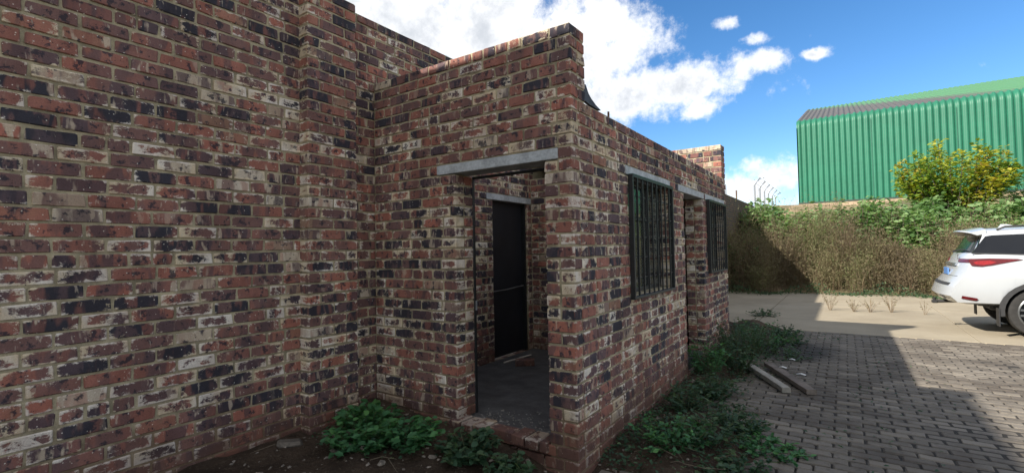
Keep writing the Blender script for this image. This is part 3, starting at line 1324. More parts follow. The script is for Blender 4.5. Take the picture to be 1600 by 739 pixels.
plank((.46, 3.70, .035), (.95, 2.86, .004), .085, .055, M['plank_pale'], 'pale square plank on the paving, the one lying closer to the weeds')
plank((.66, 3.90, .03), (1.17, 2.92, .004), .10, .05, M['plank_brown'], 'brown plank on the paving, the one lying closer to the car')
M['litter'] = simple('white_litter', (.6, .6, .58), .7)
for i, (x_, y_) in enumerate(((.86, 4.55), (.80, 4.02), (1.02, 3.75))):
    q = MB()
    r0 = q.add([(-.05, -.012, .002), (0, -.018, .014), (.05, -.01, .004), (.055, .014, .008), (0, .02, .018), (-.05, .014, .003)])
    q.f += [(r0[0], r0[1], r0[4], r0[5]), (r0[1], r0[2], r0[3], r0[4])]
    o = q.build('litter', M['litter'], None, (x_, y_, .004))
    md = o.modifiers.new('thick', 'SOLIDIFY')
    md.thickness = .002
    o.rotation_euler = (0, 0, R.uniform(-.4, .4))
    tag(o, ['scrap of white litter on the dark stain beyond the planks', 'scrap of white litter just behind the brown plank', 'tiny white scrap beside the brown plank'][i], 'litter')


# ------------------------------------------------------------------ plants
def leaf_arrays(P, D, N, L, W, fold=.25):
    """kite leaves: P base, D direction, N normal, L length, W half width -> verts (n*6), quads"""
    n = len(P)
    D = D / np.linalg.norm(D, axis=1, keepdims=True)
    S = np.cross(D, N)
    S /= np.linalg.norm(S, axis=1, keepdims=True) + 1e-9
    U = np.cross(S, D)
    L = L[:, None]
    W = W[:, None]
    v0 = P
    v1 = P + D * L * .32 + S * W * .85 + U * W * fold
    v2 = P + D * L * .70 + S * W * .70 + U * W * fold * .6 - U * L * .04
    v3 = P + D * L - U * L * .12
    v4 = P + D * L * .70 - S * W * .70 + U * W * fold * .6 - U * L * .04
    v5 = P + D * L * .32 - S * W * .85 + U * W * fold
    V = np.stack([v0, v1, v2, v3, v4, v5], 1).reshape(-1, 3)
    b = np.arange(n)[:, None] * 6
    F = np.concatenate([b + np.array([[0, 1, 2, 3]]), b + np.array([[0, 3, 4, 5]])], 0)
    return V, F


def leaf_mesh(name, V, F, mat, tint, per=6):
    me = mesh_np(name, V, F, mat)
    at = me.attributes.new('tint', 'FLOAT', 'POINT')
    at.data.foreach_set('value', np.repeat(tint, per).astype(np.float32))
    return me


def rand_unit(n):
    v = RN.normal(size=(n, 3))
    return v / np.linalg.norm(v, axis=1, keepdims=True)


def weed(x, y, rad, h, nst, leaf, mat, label, cat='plant', group=None, name='weed', upright=.5, lpn=14, z=None):
    z0 = gz(x, y) if z is None else z
    root = empty(name, (x, y, z0 - .01))
    tag(root, label, cat, group)
    st = MB()
    P, D, N, L, W, T = [], [], [], [], [], []
    for i in range(nst):
        a = RN.uniform(0, 6.283)
        sp = rad * math.sqrt(RN.uniform(.05, 1))
        hh = h * RN.uniform(.55, 1.05) * (1 - .45 * (sp / rad) ** 2)
        tip = np.array([math.cos(a) * sp, math.sin(a) * sp, hh])
        base = np.array([math.cos(a) * sp * .35 + RN.normal(0, .01), math.sin(a) * sp * .35 + RN.normal(0, .01), 0])
        mid = (base + tip) / 2 + np.array([0, 0, hh * upright * .35]) + RN.normal(0, .03 * h + .005, 3)
        pts = []
        for t in np.linspace(0, 1, 6):
            pts.append((1 - t) ** 2 * base + 2 * t * (1 - t) * mid + t * t * tip)
        st.tube([tuple(p) for p in pts], [.0035, .003, .0028, .0024, .002, .0014], 4, False)
        k = int(lpn * RN.uniform(.7, 1.3))
        shade_ = RN.uniform(0, 1)
        for t in np.sort(RN.uniform(.12, 1, k)):
            p = (1 - t) ** 2 * base + 2 * t * (1 - t) * mid + t * t * tip
            aa = RN.uniform(0, 6.283)
            d = np.array([math.cos(aa), math.sin(aa), RN.uniform(-.25, .6)])
            P.append(p)
            D.append(d)
            N.append(np.array([0, 0, 1]) + RN.normal(0, .35, 3))
            l = leaf * RN.uniform(.55, 1.25)
            L.append(l)
            W.append(l * RN.uniform(.28, .42))
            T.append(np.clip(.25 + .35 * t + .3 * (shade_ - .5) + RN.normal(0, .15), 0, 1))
    V, F = leaf_arrays(*map(np.array, (P, D, N)), np.array(L), np.array(W))
    V[:, 2] = np.maximum(V[:, 2], .004)
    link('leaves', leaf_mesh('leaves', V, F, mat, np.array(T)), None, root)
    st.build('stems', M['stem_green'], root)
    return root


LG, LD_ = M['leaf_green'], M['leaf_dark']
weed(-1.56, -.50, .32, .22, 52, .060, LG, 'bushy bright green weed growing in the inner corner beside the pier', lpn=16)
weed(-1.15, -.48, .32, .20, 48, .060, LG, 'bushy green weed under the front wall, between inner corner and doorway', lpn=16)
weed(-1.35, -.74, .22, .16, 26, .055, LG, 'low green weed spilling forward from the inner corner weeds', lpn=14)
weed(-.66, -.32, .28, .20, 40, .056, LD_, 'dark leafy weed in front of the doorway threshold', lpn=15)
weed(-.36, -.30, .18, .16, 24, .052, LD_, 'small dark leafy weed in front of the doorway pier', lpn=14)
gA = 'weeds along the window wall'
spots = [(.40, .72, .32, .26, 'dark leafy weed nearest the outer brick corner'), (.66, 1.40, .34, .22, 'spreading low weed below the first barred window'),
         (.26, 1.62, .24, .30, 'upright leafy weed against the wall below the first barred window'), (.86, .62, .34, .15, 'low creeping weed on the paving edge nearest the camera'),
         (.96, 1.12, .30, .13, 'flat creeping weed farthest out on the paving near the camera'), (.60, .95, .30, .22, 'leafy weed between the wall and the creeping weeds near the camera'),
         (.34, 2.25, .28, .28, 'green weed at the foot of the wall before the side doorway'), (.55, 2.02, .28, .16, 'low weed on the paving edge in front of the side doorway'),
         (.16, 2.95, .28, .48, 'tall dark weed blocking the side doorway'), (.36, 3.45, .32, .44, 'dense weed at the ends of the planks, below the side doorway'),
         (.26, 3.85, .32, .60, 'tallest weed, at the brick strip between side doorway and far window'), (.36, 4.5, .38, .58, 'dense leafy weed below the far barred window'),
         (.46, 5.2, .40, .50, 'leafy weed at the far end of the window wall'), (.78, 4.7, .32, .26, 'low weed spreading over the dark stain behind the planks'),
         (.70, 5.75, .36, .34, 'weed at the paving edge past the end of the wall'), (.60, 6.5, .32, .24, 'low weed on the paving close to the concrete apron')]
for i, (x_, y_, r_, h_, lab) in enumerate(spots):
    weed(x_, y_, r_, h_, 40 if r_ > .27 else 26, .043, LD_ if i % 4 else LG, lab, group=gA, lpn=15)
weed(-.02, 8.9, .36, .20, 30, .05, LD_, 'small tuft of weeds sprouting from the shaded concrete', lpn=10, z=.0)

# creeping ground cover between them
n = 5200
x_ = np.abs(RN.normal(.18, .34, n))
y_ = RN.uniform(.25, 6.6, n)
keep = (x_ < .62 + .35 * np.exp(-((y_ - 1.1) / .9) ** 2)) & (RN.uniform(0, 1, n) < .35 + .65 * (np.sin(x_ * 7 + y_ * 3.1) * np.sin(y_ * 4.3 - x_ * 2) > -.15))
x2, y2 = RN.uniform(-1.9, -.2, 420), RN.uniform(-1.5, -.08, 420)
k2 = np.hypot(x2 + 1.45, (y2 + .35) * 1.1) < .62
x_, y_ = np.concatenate([x_[keep], x2[k2]]), np.concatenate([y_[keep], y2[k2]])
x3 = .6 + np.abs(RN.normal(0, .75, 900))
y3 = PY0 + .1045 * RN.integers(34, 99, 900) - .004 + RN.normal(0, .004, 900)
k3 = np.sin(x3 * 3 + y3 * 1.7) * np.sin(y3 * 2.2 - x3) > .1
x_, y_ = np.concatenate([x_, x3[k3]]), np.concatenate([y_, y3[k3]])
n = len(x_)
z_ = np.maximum(soil_h(x_, y_), .0) + RN.uniform(.005, .06, n) * np.where(x_ > .7, .35, 1)
aa = RN.uniform(0, 6.283, n)
V, F = leaf_arrays(np.stack([x_, y_, z_], 1), np.stack([np.cos(aa), np.sin(aa), RN.uniform(-.1, .5, n)], 1), np.array([[0, 0, 1.]]) + RN.normal(0, .4, (n, 3)),
                   RN.uniform(.018, .045, n), RN.uniform(.006, .015, n))
o = link('ground_cover', leaf_mesh('ground_cover', V, F, LD_, np.clip(RN.normal(.4, .25, n), 0, 1)))
tag(o, 'small creeping leaves covering the soil beside the window wall', 'ground cover', kind='stuff')
# dead stalks and straw on the soil
st = MB()
for i in range(118):
    x0_, y0_ = (abs(R.gauss(.35, .3)), R.uniform(.4, 5.5)) if i < 110 else (R.uniform(-1.9, -.3), R.uniform(-1.3, -.15))
    a, l = R.uniform(0, 6.28), R.uniform(.08, .35)
    z0_ = max(gz(x0_, y0_), 0) + .012
    st.tube([(x0_, y0_, z0_), (x0_ + math.cos(a) * l * .5, y0_ + math.sin(a) * l * .5, z0_ + R.uniform(0, .05)), (x0_ + math.cos(a + .3) * l, y0_ + math.sin(a + .3) * l, z0_)], [.0025, .0022, .0012], 4, False)
o = st.build('straw', simple('straw', (.13, .105, .072), .9))
tag(o, 'dead pale stalks lying among the weeds', 'straw', kind='stuff')

# small dry tufts sprouting from a joint in the concrete
for x_, y_, h_, lab in ((1.16, 10.7, .45, 'thin dry sprig in the concrete joint, closest to the building shadow'), (1.62, 10.6, .30, 'low spreading dry tuft in the concrete joint, second from the shadow'),
                        (1.92, 10.65, .34, 'short dry tuft in the concrete joint, between the low tuft and the bushy one'), (2.30, 10.8, .48, 'bushy dry tuft in the concrete joint, closest to the car'),
                        (2.86, 10.65, .34, 'single faint dry sprig behind the tow ball of the car')):
    root = empty('dry_tuft', (x_, y_, 0))
    tag(root, lab, 'plant', 'dry tufts in the concrete')
    st = MB()
    P, D = [], []
    for i in range(16 if 'faint' not in lab else 6):
        a, s = R.uniform(0, 6.28), R.uniform(.05, .22)
        tip = Vector((math.cos(a) * s, math.sin(a) * s, h_ * R.uniform(.5, 1)))
        st.tube([(math.cos(a) * .02, math.sin(a) * .02, 0), tip * .5 + Vector((0, 0, .03)), tip], [.0035, .0028, .0015], 4, False)
        for j in range(5):
            P.append(np.array(tip) * R.uniform(.4, 1))
            D.append(np.array([math.cos(a) + R.gauss(0, .6), math.sin(a) + R.gauss(0, .6), .5]))
    st.build('stems', M['stem_dry'], root)
    n = len(P)
    V, F = leaf_arrays(np.array(P), np.array(D), rand_unit(n), RN.uniform(.02, .05, n), RN.uniform(.004, .008, n))
    link('leaves', leaf_mesh('leaves', V, F, M['leaf_dry'], RN.uniform(0, 1, n)), None, root)

# the bank of tall dry weeds
n = 5600
x_ = RN.uniform(-2.0, 12, n)


def bank_front(x):
    return 14.95 + .45 * np.sin(x * .9) + .30 * np.sin(x * 2.3 + 1) + .18 * np.sin(x * 5.1 + 2)


front = bank_front(x_)
y_ = front + np.abs(RN.normal(0, 1.5, n)) * .9 + RN.uniform(0, 1.2, n)
# plants stand in clumps of different height
cxs, cys, chs = RN.uniform(-2.2, 12.2, 150), RN.uniform(14.6, 19, 150), RN.uniform(.55, 1.18, 150)
ci = np.argmin((x_[:, None] - cxs[None]) ** 2 * 1.6 + (y_[:, None] - cys[None]) ** 2, 1)
Hh = (2.38 - .13 * np.clip(x_ - 1, 0, 6)) * chs[ci] * RN.uniform(.55, 1.05, n) * np.where(RN.uniform(0, 1, n) < .07, 1.3, 1)
Hh *= np.clip(.5 + (y_ - front) * .6, .25, 1)
pull = np.minimum(1, .35 / (.1 + np.hypot(cxs[ci] - x_, cys[ci] - y_)))
x_ = x_ + (cxs[ci] - x_) * pull * .45
y_ = np.maximum(y_ + (cys[ci] - y_) * pull * .3, front - .1)
zb = terrain_z(x_, y_)
Hh = np.maximum(Hh - zb * .5, .5)
lean = RN.normal(0, .17, (n, 2)) * Hh[:, None]
base = np.stack([x_, y_, zb], 1)
tip = base + np.stack([lean[:, 0], lean[:, 1], Hh], 1)
w = RN.uniform(.003, .006, n)
ang = RN.uniform(0, 3.14, n)
# stems: three-sided tapering prisms
ring = []
for q in range(3):
    t = ang + q * 2.0944
    ring.append(np.stack([np.cos(t) * w, np.sin(t) * w, np.zeros(n)], 1))
mid = (base + tip) / 2 + np.concatenate([lean * -.25, np.zeros((n, 1))], 1)
Vs = np.stack([base + r for r in ring] + [mid + r * .8 for r in ring] + [tip + r * .25 for r in ring], 1).reshape(-1, 3)
b = np.arange(n)[:, None] * 9
Fs = np.concatenate([b + np.array([[i, (i + 1) % 3, (i + 1) % 3 + 3, i + 3]]) for i in (0, 1, 2)] + [b + np.array([[i + 3, (i + 1) % 3 + 3, (i + 1) % 3 + 6, i + 6]]) for i in (0, 1, 2)], 0)
stems = link('dry_weed_stems', mesh_np('dry_weed_stems', Vs, Fs), M['stem_dry'])
# side twigs with withered leaves and seed heads
per = 56
ids = np.repeat(np.arange(n), per)
t = RN.uniform(.08, 1.02, len(ids)) ** .8
P = (1 - t[:, None]) ** 2 * base[ids] + 2 * (t * (1 - t))[:, None] * mid[ids] + (t ** 2)[:, None] * tip[ids]
off = RN.normal(0, 1, (len(ids), 3)) * np.array([.075, .075, .06]) * (.5 + 1.1 * np.sin(np.clip(t, 0, 1) * 2.6))[:, None]
P = P + off
P[:, 2] = np.maximum(P[:, 2], terrain_z(P[:, 0], P[:, 1]) + .02)
D = off * np.array([1, 1, .3]) + np.array([0, 0, .13]) + RN.normal(0, .04, off.shape)
Lr = RN.uniform(.03, .085, len(ids))
V, F = leaf_arrays(P, D, rand_unit(len(ids)), Lr, Lr * RN.uniform(.08, .20, len(ids)))
ctint = RN.normal(0, .22, 150)
tint = np.clip(RN.normal(.50, .16, len(ids)) + ctint[ci[ids]], 0, 1)
lv = link('dry_weed_leaves', leaf_mesh('dry_weed_leaves', V, F, M['leaf_dry'], tint))
dw = empty('dry_weeds', (4, 15.5, 0))
dw.location = (0, 0, 0)
tag(dw, 'bank of tall dry brown weeds along the far side of the concrete', 'weeds', kind='stuff')
stems.parent = dw
lv.parent = dw
# green weeds low at the foot of the dry bank
n = 4200
x_ = RN.uniform(-2, 11, n)
y_ = 14.75 + .35 * np.sin(x_ * .9) + .2 * np.sin(x_ * 2.3 + 1) + RN.normal(0, .22, n)
z_ = np.maximum(terrain_z(x_, y_), 0) + np.abs(RN.normal(0, .17, n)) * (.6 + .5 * np.sin(x_ * 3.1))
z_ = np.maximum(z_, .01)
Lr = RN.uniform(.03, .09, n)
V, F = leaf_arrays(np.stack([x_, y_, z_], 1), np.concatenate([RN.normal(0, 1, (n, 2)), RN.uniform(0, .9, (n, 1))], 1), rand_unit(n), Lr, Lr * .25)
o = link('undergrowth', leaf_mesh('undergrowth', V, F, M['leaf_dark'], np.clip(RN.normal(.6, .3, n), 0, 1)))
tag(o, 'low green growth along the foot of the dry weeds', 'undergrowth', kind='stuff')


# big-leaved green shrubs on top of the bank
def shrub(x, y, rad, h, nl, leaf, mat, label, group=None, name='shrub', cat='shrub', tintb=.5, zoff=0., spread=.03, nb=None, dome=.35, updir=False):
    z0 = float(terrain_z(x, y)) + zoff
    root = empty(name, (x, y, z0))
    tag(root, label, cat, group)
    st = MB()
    P, D, N, L, T = [], [], [], [], []
    nb = nb or max(8, int(nl / 42))
    for i in range(nb):
        a = RN.uniform(0, 6.283)
        s = rad * math.sqrt(RN.uniform(.02, 1))
        hh = h * RN.uniform(.6, 1.05) * (1 - dome * (s / rad) ** 2)
        tip = np.array([math.cos(a) * s, math.sin(a) * s, hh])
        mid = tip * np.array([.85, .85, .38] if updir else [.62, .62, .42]) + RN.normal(0, .05, 3)
        if updir:
            tip[2] *= RN.uniform(.82, 1.08)
        pts = [(2 * t * (1 - t)) * mid + t * t * tip for t in np.linspace(0, 1, 7)]
        st.tube([tuple(p) for p in pts], [.022, .019, .016, .013, .010, .007, .004], 5, False)
        k = int(nl / nb)
        br = RN.normal(0, .16)
        for t in RN.uniform(.18, 1.0, k) ** .75:
            p = 2 * t * (1 - t) * mid + t * t * tip + RN.normal(0, spread, 3) * np.array([1, 1, .6]) * (1.25 - t)
            d = rand_unit(1)[0]
            d[2] = abs(d[2]) * .5
            P.append(p + d * RN.uniform(0, leaf * 1.1))
            D.append(d + np.array([0, 0, -.15]))
            N.append(np.array([0, 0, 1]) + RN.normal(0, .5, 3))
            L.append(leaf * RN.uniform(.6, 1.3))
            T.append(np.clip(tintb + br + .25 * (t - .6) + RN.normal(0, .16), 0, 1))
    L = np.array(L)
    V, F = leaf_arrays(np.array(P), np.array(D), np.array(N), L, L * .36)
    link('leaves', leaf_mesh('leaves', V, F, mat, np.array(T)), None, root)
    st.build('branches', M['bark'], root)
    return root


gS = 'green shrubs on the bank'
for x_, y_, r_, zt_, lab in ((-.55, 18.6, .85, 3.42, 'pale green shrub on the bank below the corner of the green shed'), (.40, 18.2, .75, 3.22, 'green shrub on the bank just past the shed corner, beside the sandy strip'),
                            (-1.50, 18.8, .7, 3.35, 'green shrub on the bank below the angled fence posts'), (1.95, 18.4, .8, 3.12, 'green shrub on the bank in front of the sandy strip'),
                            (2.95, 18.4, .8, 3.10, 'green shrub on the bank, between the sandy strip and the yellowing bush'), (3.85, 18.0, .85, 2.80, 'green shrub at the foot of the yellowing bush'),
                            (4.75, 17.6, .85, 2.55, 'green shrub directly above the rear spoiler of the car'), (5.75, 17.8, .85, 2.45, 'green shrub above the car roof, last before the picture edge'),
                            (7.0, 18.2, .95, 2.6, 'green shrub on the bank hidden mostly by the car roof'), (8.6, 18.2, 1.0, 2.8, 'green shrub on the bank beyond the front of the car')):
    shrub(x_, y_, r_, zt_ - float(terrain_z(x_, y_)) + .08, 1000, .19, M['leaf_bank'], lab, gS, spread=.18, nb=26, tintb=.6)
for i, (x_, y_, r_, zt_) in enumerate(((1.2, 20.4, .9, 3.35), (2.4, 20.6, .9, 3.35), (3.4, 20.3, .8, 3.2), (6.6, 20.2, .9, 2.95), (-1.2, 20.6, .7, 3.5), (4.4, 19.9, .8, 3.15), (5.6, 19.6, .8, 2.95))):
    shrub(x_, y_, r_, zt_ - float(terrain_z(x_, y_)) + .1, 900, .18, M['leaf_bank'], ['low green shrub in the rear row, before the sandy strip', 'low green shrub in the rear row, below the middle of the shed wall', 'low green shrub in the rear row, touching the yellowing bush',
          'low green shrub in the rear row, above the car', 'low green shrub in the rear row, near the fence posts', 'low green shrub against the shed side of the yellowing bush foot', 'low green shrub against the car side of the yellowing bush foot'][i], gS, spread=.16, nb=24)
# the yellowing bush before the shed
shrub(4.95, 21.4, 1.75, 3.1, 7600, .15, M['leaf_autumn'], 'large bush with yellowing leaves standing before the green shed', name='bush', cat='bush', tintb=.36, spread=.15, nb=62, dome=.34, updir=True)
shrub(7.3, 22.3, 1.0, 1.35, 700, .15, M['leaf_bank'], 'low green bush beside the yellowing one at the picture edge', name='bush', cat='bush', tintb=.5, spread=.15, nb=22)
# dark shrub growing over the far brick wall
shrub(-1.5, 15.6, .55, 2.1, 420, .10, M['leaf_bank'], 'dark leafy shrub in the shade against the far brick wall', name='shrub', cat='shrub', tintb=.1)

# ------------------------------------------------------------------ green steel shed
M['shed_green'] = simple('green_cladding', (.014, .128, .074), .5, var=.10, scale=.8, spec=.4)
M['lap_green'] = simple('lap_green', (.008, .075, .048), .6)
M['roof_green'] = simple('green_roof_sheet', (.06, .17, .075), .5, var=.15, scale=.6)
M['roof_grey'] = simple('grey_roof_sheet', (.095, .085, .072), .6, var=.3, scale=1.2)


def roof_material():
    mt, g = new_mat('grey_green_roof')
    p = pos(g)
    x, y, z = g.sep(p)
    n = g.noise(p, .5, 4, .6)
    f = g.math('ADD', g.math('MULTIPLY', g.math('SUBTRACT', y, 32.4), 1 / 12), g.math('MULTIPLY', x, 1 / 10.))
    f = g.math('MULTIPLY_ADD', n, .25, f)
    c = g.mix(g.ss(f, .85, 1.2), (.085, .078, .068), (.07, .20, .085))  # grey near the left end of the eave, green towards ridge and right
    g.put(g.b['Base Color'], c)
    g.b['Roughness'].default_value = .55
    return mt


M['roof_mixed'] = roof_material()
shed = empty('steel_shed', (0, 0, 0))
tag(shed, 'large green corrugated steel shed on the bank behind the weeds', 'shed')
SX0, SX1, SY, SZ0, SZ1 = -.80, 34.0, 32.0, 4.12, 9.15
PIT = .285


def clad(path, x0, x1, mat, name, y_off=0):
    """trapezoid-ribbed sheet swept along a path of (y, z) points"""
    pts = [Vector((0, a, b)) for a, b in path]
    nor = []
    for i in range(len(pts)):
        d = (pts[min(i + 1, len(pts) - 1)] - pts[max(i - 1, 0)]).normalized()
        nor.append(Vector((0, -d.z, d.y)))
    prof = [(0, 0), (.22, 0), (.32, .06), (.68, .06), (.78, 0)]
    us, hs = [], []
    k = 0
    x = x0
    while x < x1:
        for a, h in prof:
            if x + a * PIT <= x1:
                us.append(x + a * PIT)
                hs.append(h)
        x += PIT
    us.append(x1)
    hs.append(0)
    us, hs = np.array(us), np.array(hs)
    V = []
    for p, nn in zip(pts, nor):
        V.append(np.stack([us, p.y + nn.y * hs, p.z + nn.z * hs], 1))
    V = np.concatenate(V)
    nu, npth = len(us), len(pts)
    I = np.arange(nu * npth).reshape(npth, nu)
    F = np.stack([I[:-1, :-1].ravel(), I[:-1, 1:].ravel(), I[1:, 1:].ravel(), I[1:, :-1].ravel()], 1)
    return link(name, mesh_np(name, V, F), mat, shed)


slope = math.atan2(12.8 - SZ1, 12.5)
rad = .55
arc = [(SY + rad - rad * math.cos(t), SZ1 - rad + .25 + rad * math.sin(t)) for t in np.linspace(0, math.pi / 2 - slope, 8)]
clad([(SY, SZ0), (SY, SZ1 - rad + .25)] + arc[1:], SX0, SX1, M['shed_green'], 'wall_cladding')
ya, za = arc[-1]
yr = 44.5
zr = za + (yr - ya) * math.tan(slope)
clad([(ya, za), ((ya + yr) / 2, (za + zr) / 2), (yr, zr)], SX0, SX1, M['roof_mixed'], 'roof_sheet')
clad([(yr, zr), (57, SZ1)], SX0, SX1, M['roof_green'], 'roof_sheet')
q = MB()
q.prism([(0, SY, SZ0), (0, SY, SZ1 - .3), (0, ya, za - .03), (0, yr, zr - .03), (0, 57, SZ1 - .03), (0, 57, SZ0)], (SX0 + .01, 0, 0), (SX0 + .06, 0, 0))
q.build('gable_cladding', M['shed_green'], shed)
MB().box((SX0, SY - .06, SZ0 - .9), (SX1, SY + .12, SZ0 - .02)).build('plinth', simple('shed_plinth', (.33, .25, .17), .9), shed)
MB().box((SX0, SY - .075, SZ0 - .02), (SX1, SY + .05, SZ0 + .07)).build('base_flashing', simple('base_flashing', (.03, .05, .04), .6), shed)

for i in range(1, 9):
    xl = SX0 + i * PIT * 13 + .02
    MB().box((xl, SY - .068, SZ0 + .09), (xl + .02, SY - .058, SZ1 - .32)).build('lap_joint', M['lap_green'], shed)

# ------------------------------------------------------------------ security fence behind the far wall
labs = ['tallest angled steel fence post, closest to the far brick wall', 'second angled fence post from the far brick wall', 'third angled fence post from the far brick wall',
        'fourth angled fence post from the far brick wall', 'fifth angled fence post, second closest to the green shed', 'angled fence post closest to the green shed']
posts = [(-1.9, y_) for y_ in (21.95, 23.6, 25.3, 26.9, 28.6, 30.2)]
for i, (x_, y_) in enumerate(posts):
    zt = 4.40 + .015 * (i - 1)
    root = MB().tube([(0, 0, float(terrain_z(x_, y_)) - zt - .1), (0, 0, 0), (.26, -.05, .30)], .042, 8).build('fence_post', M['galv'], None, (x_, y_, zt))
    tag(root, labs[i], 'post', 'angled fence posts behind the weeds')
for j, f in enumerate((.15, .55, .95)):
    q = MB().tube([(x_ + .26 * f, y_ - .05 * f, 4.40 + .015 * (i - 1) + .30 * f + .035) for i, (x_, y_) in enumerate(posts)], .006, 4)
    o = q.build('barbed_wire', M['galv'])
    tag(o, ['lowest wire strung along the angled fence posts', 'middle wire strung along the angled fence posts', 'topmost wire strung along the angled fence posts'][j], 'wire', 'fence wires')
for (y_, h_, mt, lab) in ((16.5, .42, M['galv'], 'short steel stake on top of the far brick wall, closer to the outbuilding'), (18.7, .40, M['rust'], 'short rusty stake on top of the far brick wall, farther one')):
    o = MB().tube([(0, 0, -.02), (0, 0, h_)], .028, 8).build('wall_stake', mt, None, (AX - .1, y_, 3.45))
    tag(o, lab, 'stake')

# ------------------------------------------------------------------ white car
def paint(name, c, rough=.25):
    mt, g = new_mat(name)
    p = pos(g)
    n = g.noise(p, 3, 4, .6)
    z = g.sep(p)[2]
    dirt = g.math('MULTIPLY', g.ss(g.math('ADD', z, g.math('MULTIPLY', n, .3)),   .45, .95, 1, 0), .14)
    g.put(g.b['Base Color'], g.mix(dirt, c, (.42, .36, .29)))
    g.b['Roughness'].default_value = rough
    g.b['Coat Weight'].default_value = .7
    g.b['Coat Roughness'].default_value = .05
    return mt


M['white_paint'] = paint('white_paint', (.38, .40, .42))
M['car_glass'] = simple('tinted_glass', (.004, .005, .008), .05, var=.05, spec=.45)
M['rear_glass'] = simple('rear_glass', (.004, .006, .010), .12, var=.05, spec=.12, coat=0)
M['car_black'] = simple('black_plastic', (.018, .018, .019), .6, var=.2, scale=20)
M['rim_grey'] = simple('gunmetal_rim', (.12, .125, .13), .35, metal=.6, var=.1)
M['tyre'] = simple('tyre_rubber', (.022, .021, .020), .85, var=.3, scale=20, bmp=.3)
M['chrome'] = simple('chrome', (.55, .56, .58), .2, metal=.9, var=.05)
M['lamp_red'] = simple('red_lamp', (.085, .004, .006), .25, var=.3, scale=14, coat=.3)
M['lamp_core'] = simple('lamp_core', (.24, .010, .012), .3, var=.25, scale=30)
M['lamp_clear'] = simple('clear_lamp', (.55, .6, .65), .1, var=.05, coat=1)
M['plate'] = simple('number_plate', (.10, .22, .48), .35, var=.1)  # bluish reflection put into the plate's base colour
M['ink'] = simple('plate_ink', (.01, .012, .02), .5)
CARX, CARY = 2.72, 8.86
car = empty('parked_car', (CARX, CARY, .004))
tag(car, 'white sport utility car parked on the concrete, seen from its rear corner', 'car')
WR, XR, XF = .40, 1.27, 3.93
#          y     z     rear x
PTS = [(.00, .50, .34), (.80, .50, .32), (.895, .53, .20), (.925, .64, .10), (.935, .80, .16), (.932, .96, .28), (.925, 1.12, .34), (.895, 1.27, .40), (.868, 1.335, .44),
       (.725, 1.635, .66), (.655, 1.695, .66), (.35, 1.745, .62), (.0, 1.76, .60)]


def car_top(x, i, z):
    """height of point i at station x: bonnet and windscreen lower the upper points"""
    belt = 1.335 - .045 * max(0, x - .6)
    if i <= 7:
        return min(z, belt - .065 * (8 - i) if i == 7 else z)
    roof = {8: belt, 9: 1.635, 10: 1.695, 11: 1.745, 12: 1.76}[i] + (0 if i == 8 else .03 * math.sin(min(max((x - .5) / 2.6, 0), 1) * math.pi))
    if x > 2.95:                                # windscreen
        t = min((x - 2.95) / .85, 1)
        hood = 1.13 - .09 * max(0, (x - 3.8)) - (.10 * max(0, x - 4.35)) + (.0 if i == 8 else .02 * (i - 8) / 4)
        return roof * (1 - t) + hood * t if i > 8 else min(belt, belt * (1 - t) + hood * t)
    return roof


def car_w(x):
    if x < .9:
        return .975 + .025 * min(1, max(0, (x - .2) / .7))
    if x > 3.9:
        return 1 - .17 * ((x - 3.9) / .85) ** 2
    return 1.0


stations = sorted([0, .25, .5, .66, .74] + [XR + d for d in (-.46, -.44, -.38, -.29, -.19, -.1, 0, .1, .19, .29, .38, .44, .46)] + [1.95, 2.3, 2.7, 2.95, 3.15, 3.35] + [XF + d for d in (-.46, -.44, -.38, -.29, -.19, -.1, 0, .1, .19, .29, .38, .44, .46)] + [4.52, 4.66, 4.74])
AR = .455


def car_pt(x, i, end=None):
    y, z, rx = PTS[i]
    z = car_top(x, i, z)
    arch = 0
    for xc in (XR, XF):
        if abs(x - xc) < AR:
            arch = max(arch, WR + math.sqrt(AR * AR - (x - xc) ** 2))
    if i <= 2:
        z = max(z, arch)
    elif i == 3:
        z = max(z, arch + .02)
    elif i == 4:
        z = max(z, arch + .05)
    elif i == 5:
        z = max(z, arch + .10)
    if x > 3.8 and i in (9, 10):
        y = y * (1 - .0) + .0
    xx = x
    if x < .66:
        t = x / .66
        xx = rx + .10 + (.66 - rx - .10) * t if rx + .10 < .66 else .66 + .02 * t
    if x > 4.4 and i < 4:
        z = z + 0
    return Vector((xx, y * car_w(x), z))


q = MB()
rings = []
for x in stations:
    left = [car_pt(x, i) for i in range(13)]
    ringpts = [Vector((p.x, -p.y, p.z)) for p in left] + [Vector((p.x, p.y, p.z)) for p in left[-2:0:-1]]
    rings.append(q.add(ringpts))
for a, b in zip(rings, rings[1:]):
    q.quad_strip(a, b)
q.f.append(tuple(rings[-1]))


# rear face: rows follow the profile, columns across, bowed in plan
def rear_pt(i, s):
    y, z, rx = PTS[i]
    w = car_w(0)
    xs = car_pt(0, i).x
    bow = abs(s) ** 3.2
    zc_ = z + (.03 * (1 - s * s) if i >= 10 else 0)
    return Vector((rx + (xs - rx) * bow, s * y * w, zc_))


cols = [-1, -.92, -.8, -.6, -.3, 0, .3, .6, .8, .92, 1]
grid = []
for i in range(1, 12):
    grid.append(q.add([rear_pt(i, s) for s in cols]))
for a, b in zip(grid, grid[1:]):
    for j in range(len(cols) - 1):
        q.f.append((a[j], a[j + 1], b[j + 1], b[j]))
body = q.build('body', M['white_paint'], car, smooth=38)


def panel(name, pts, mat, parent=car, th=.008, out=Vector((0, -1, 0))):
    """thin solid panel from an outline, lifted off the body along 'out'"""
    qq = MB()
    qq.prism([Vector(p) for p in pts], out * -.004, out * th)
    return qq.build(name, mat, parent)


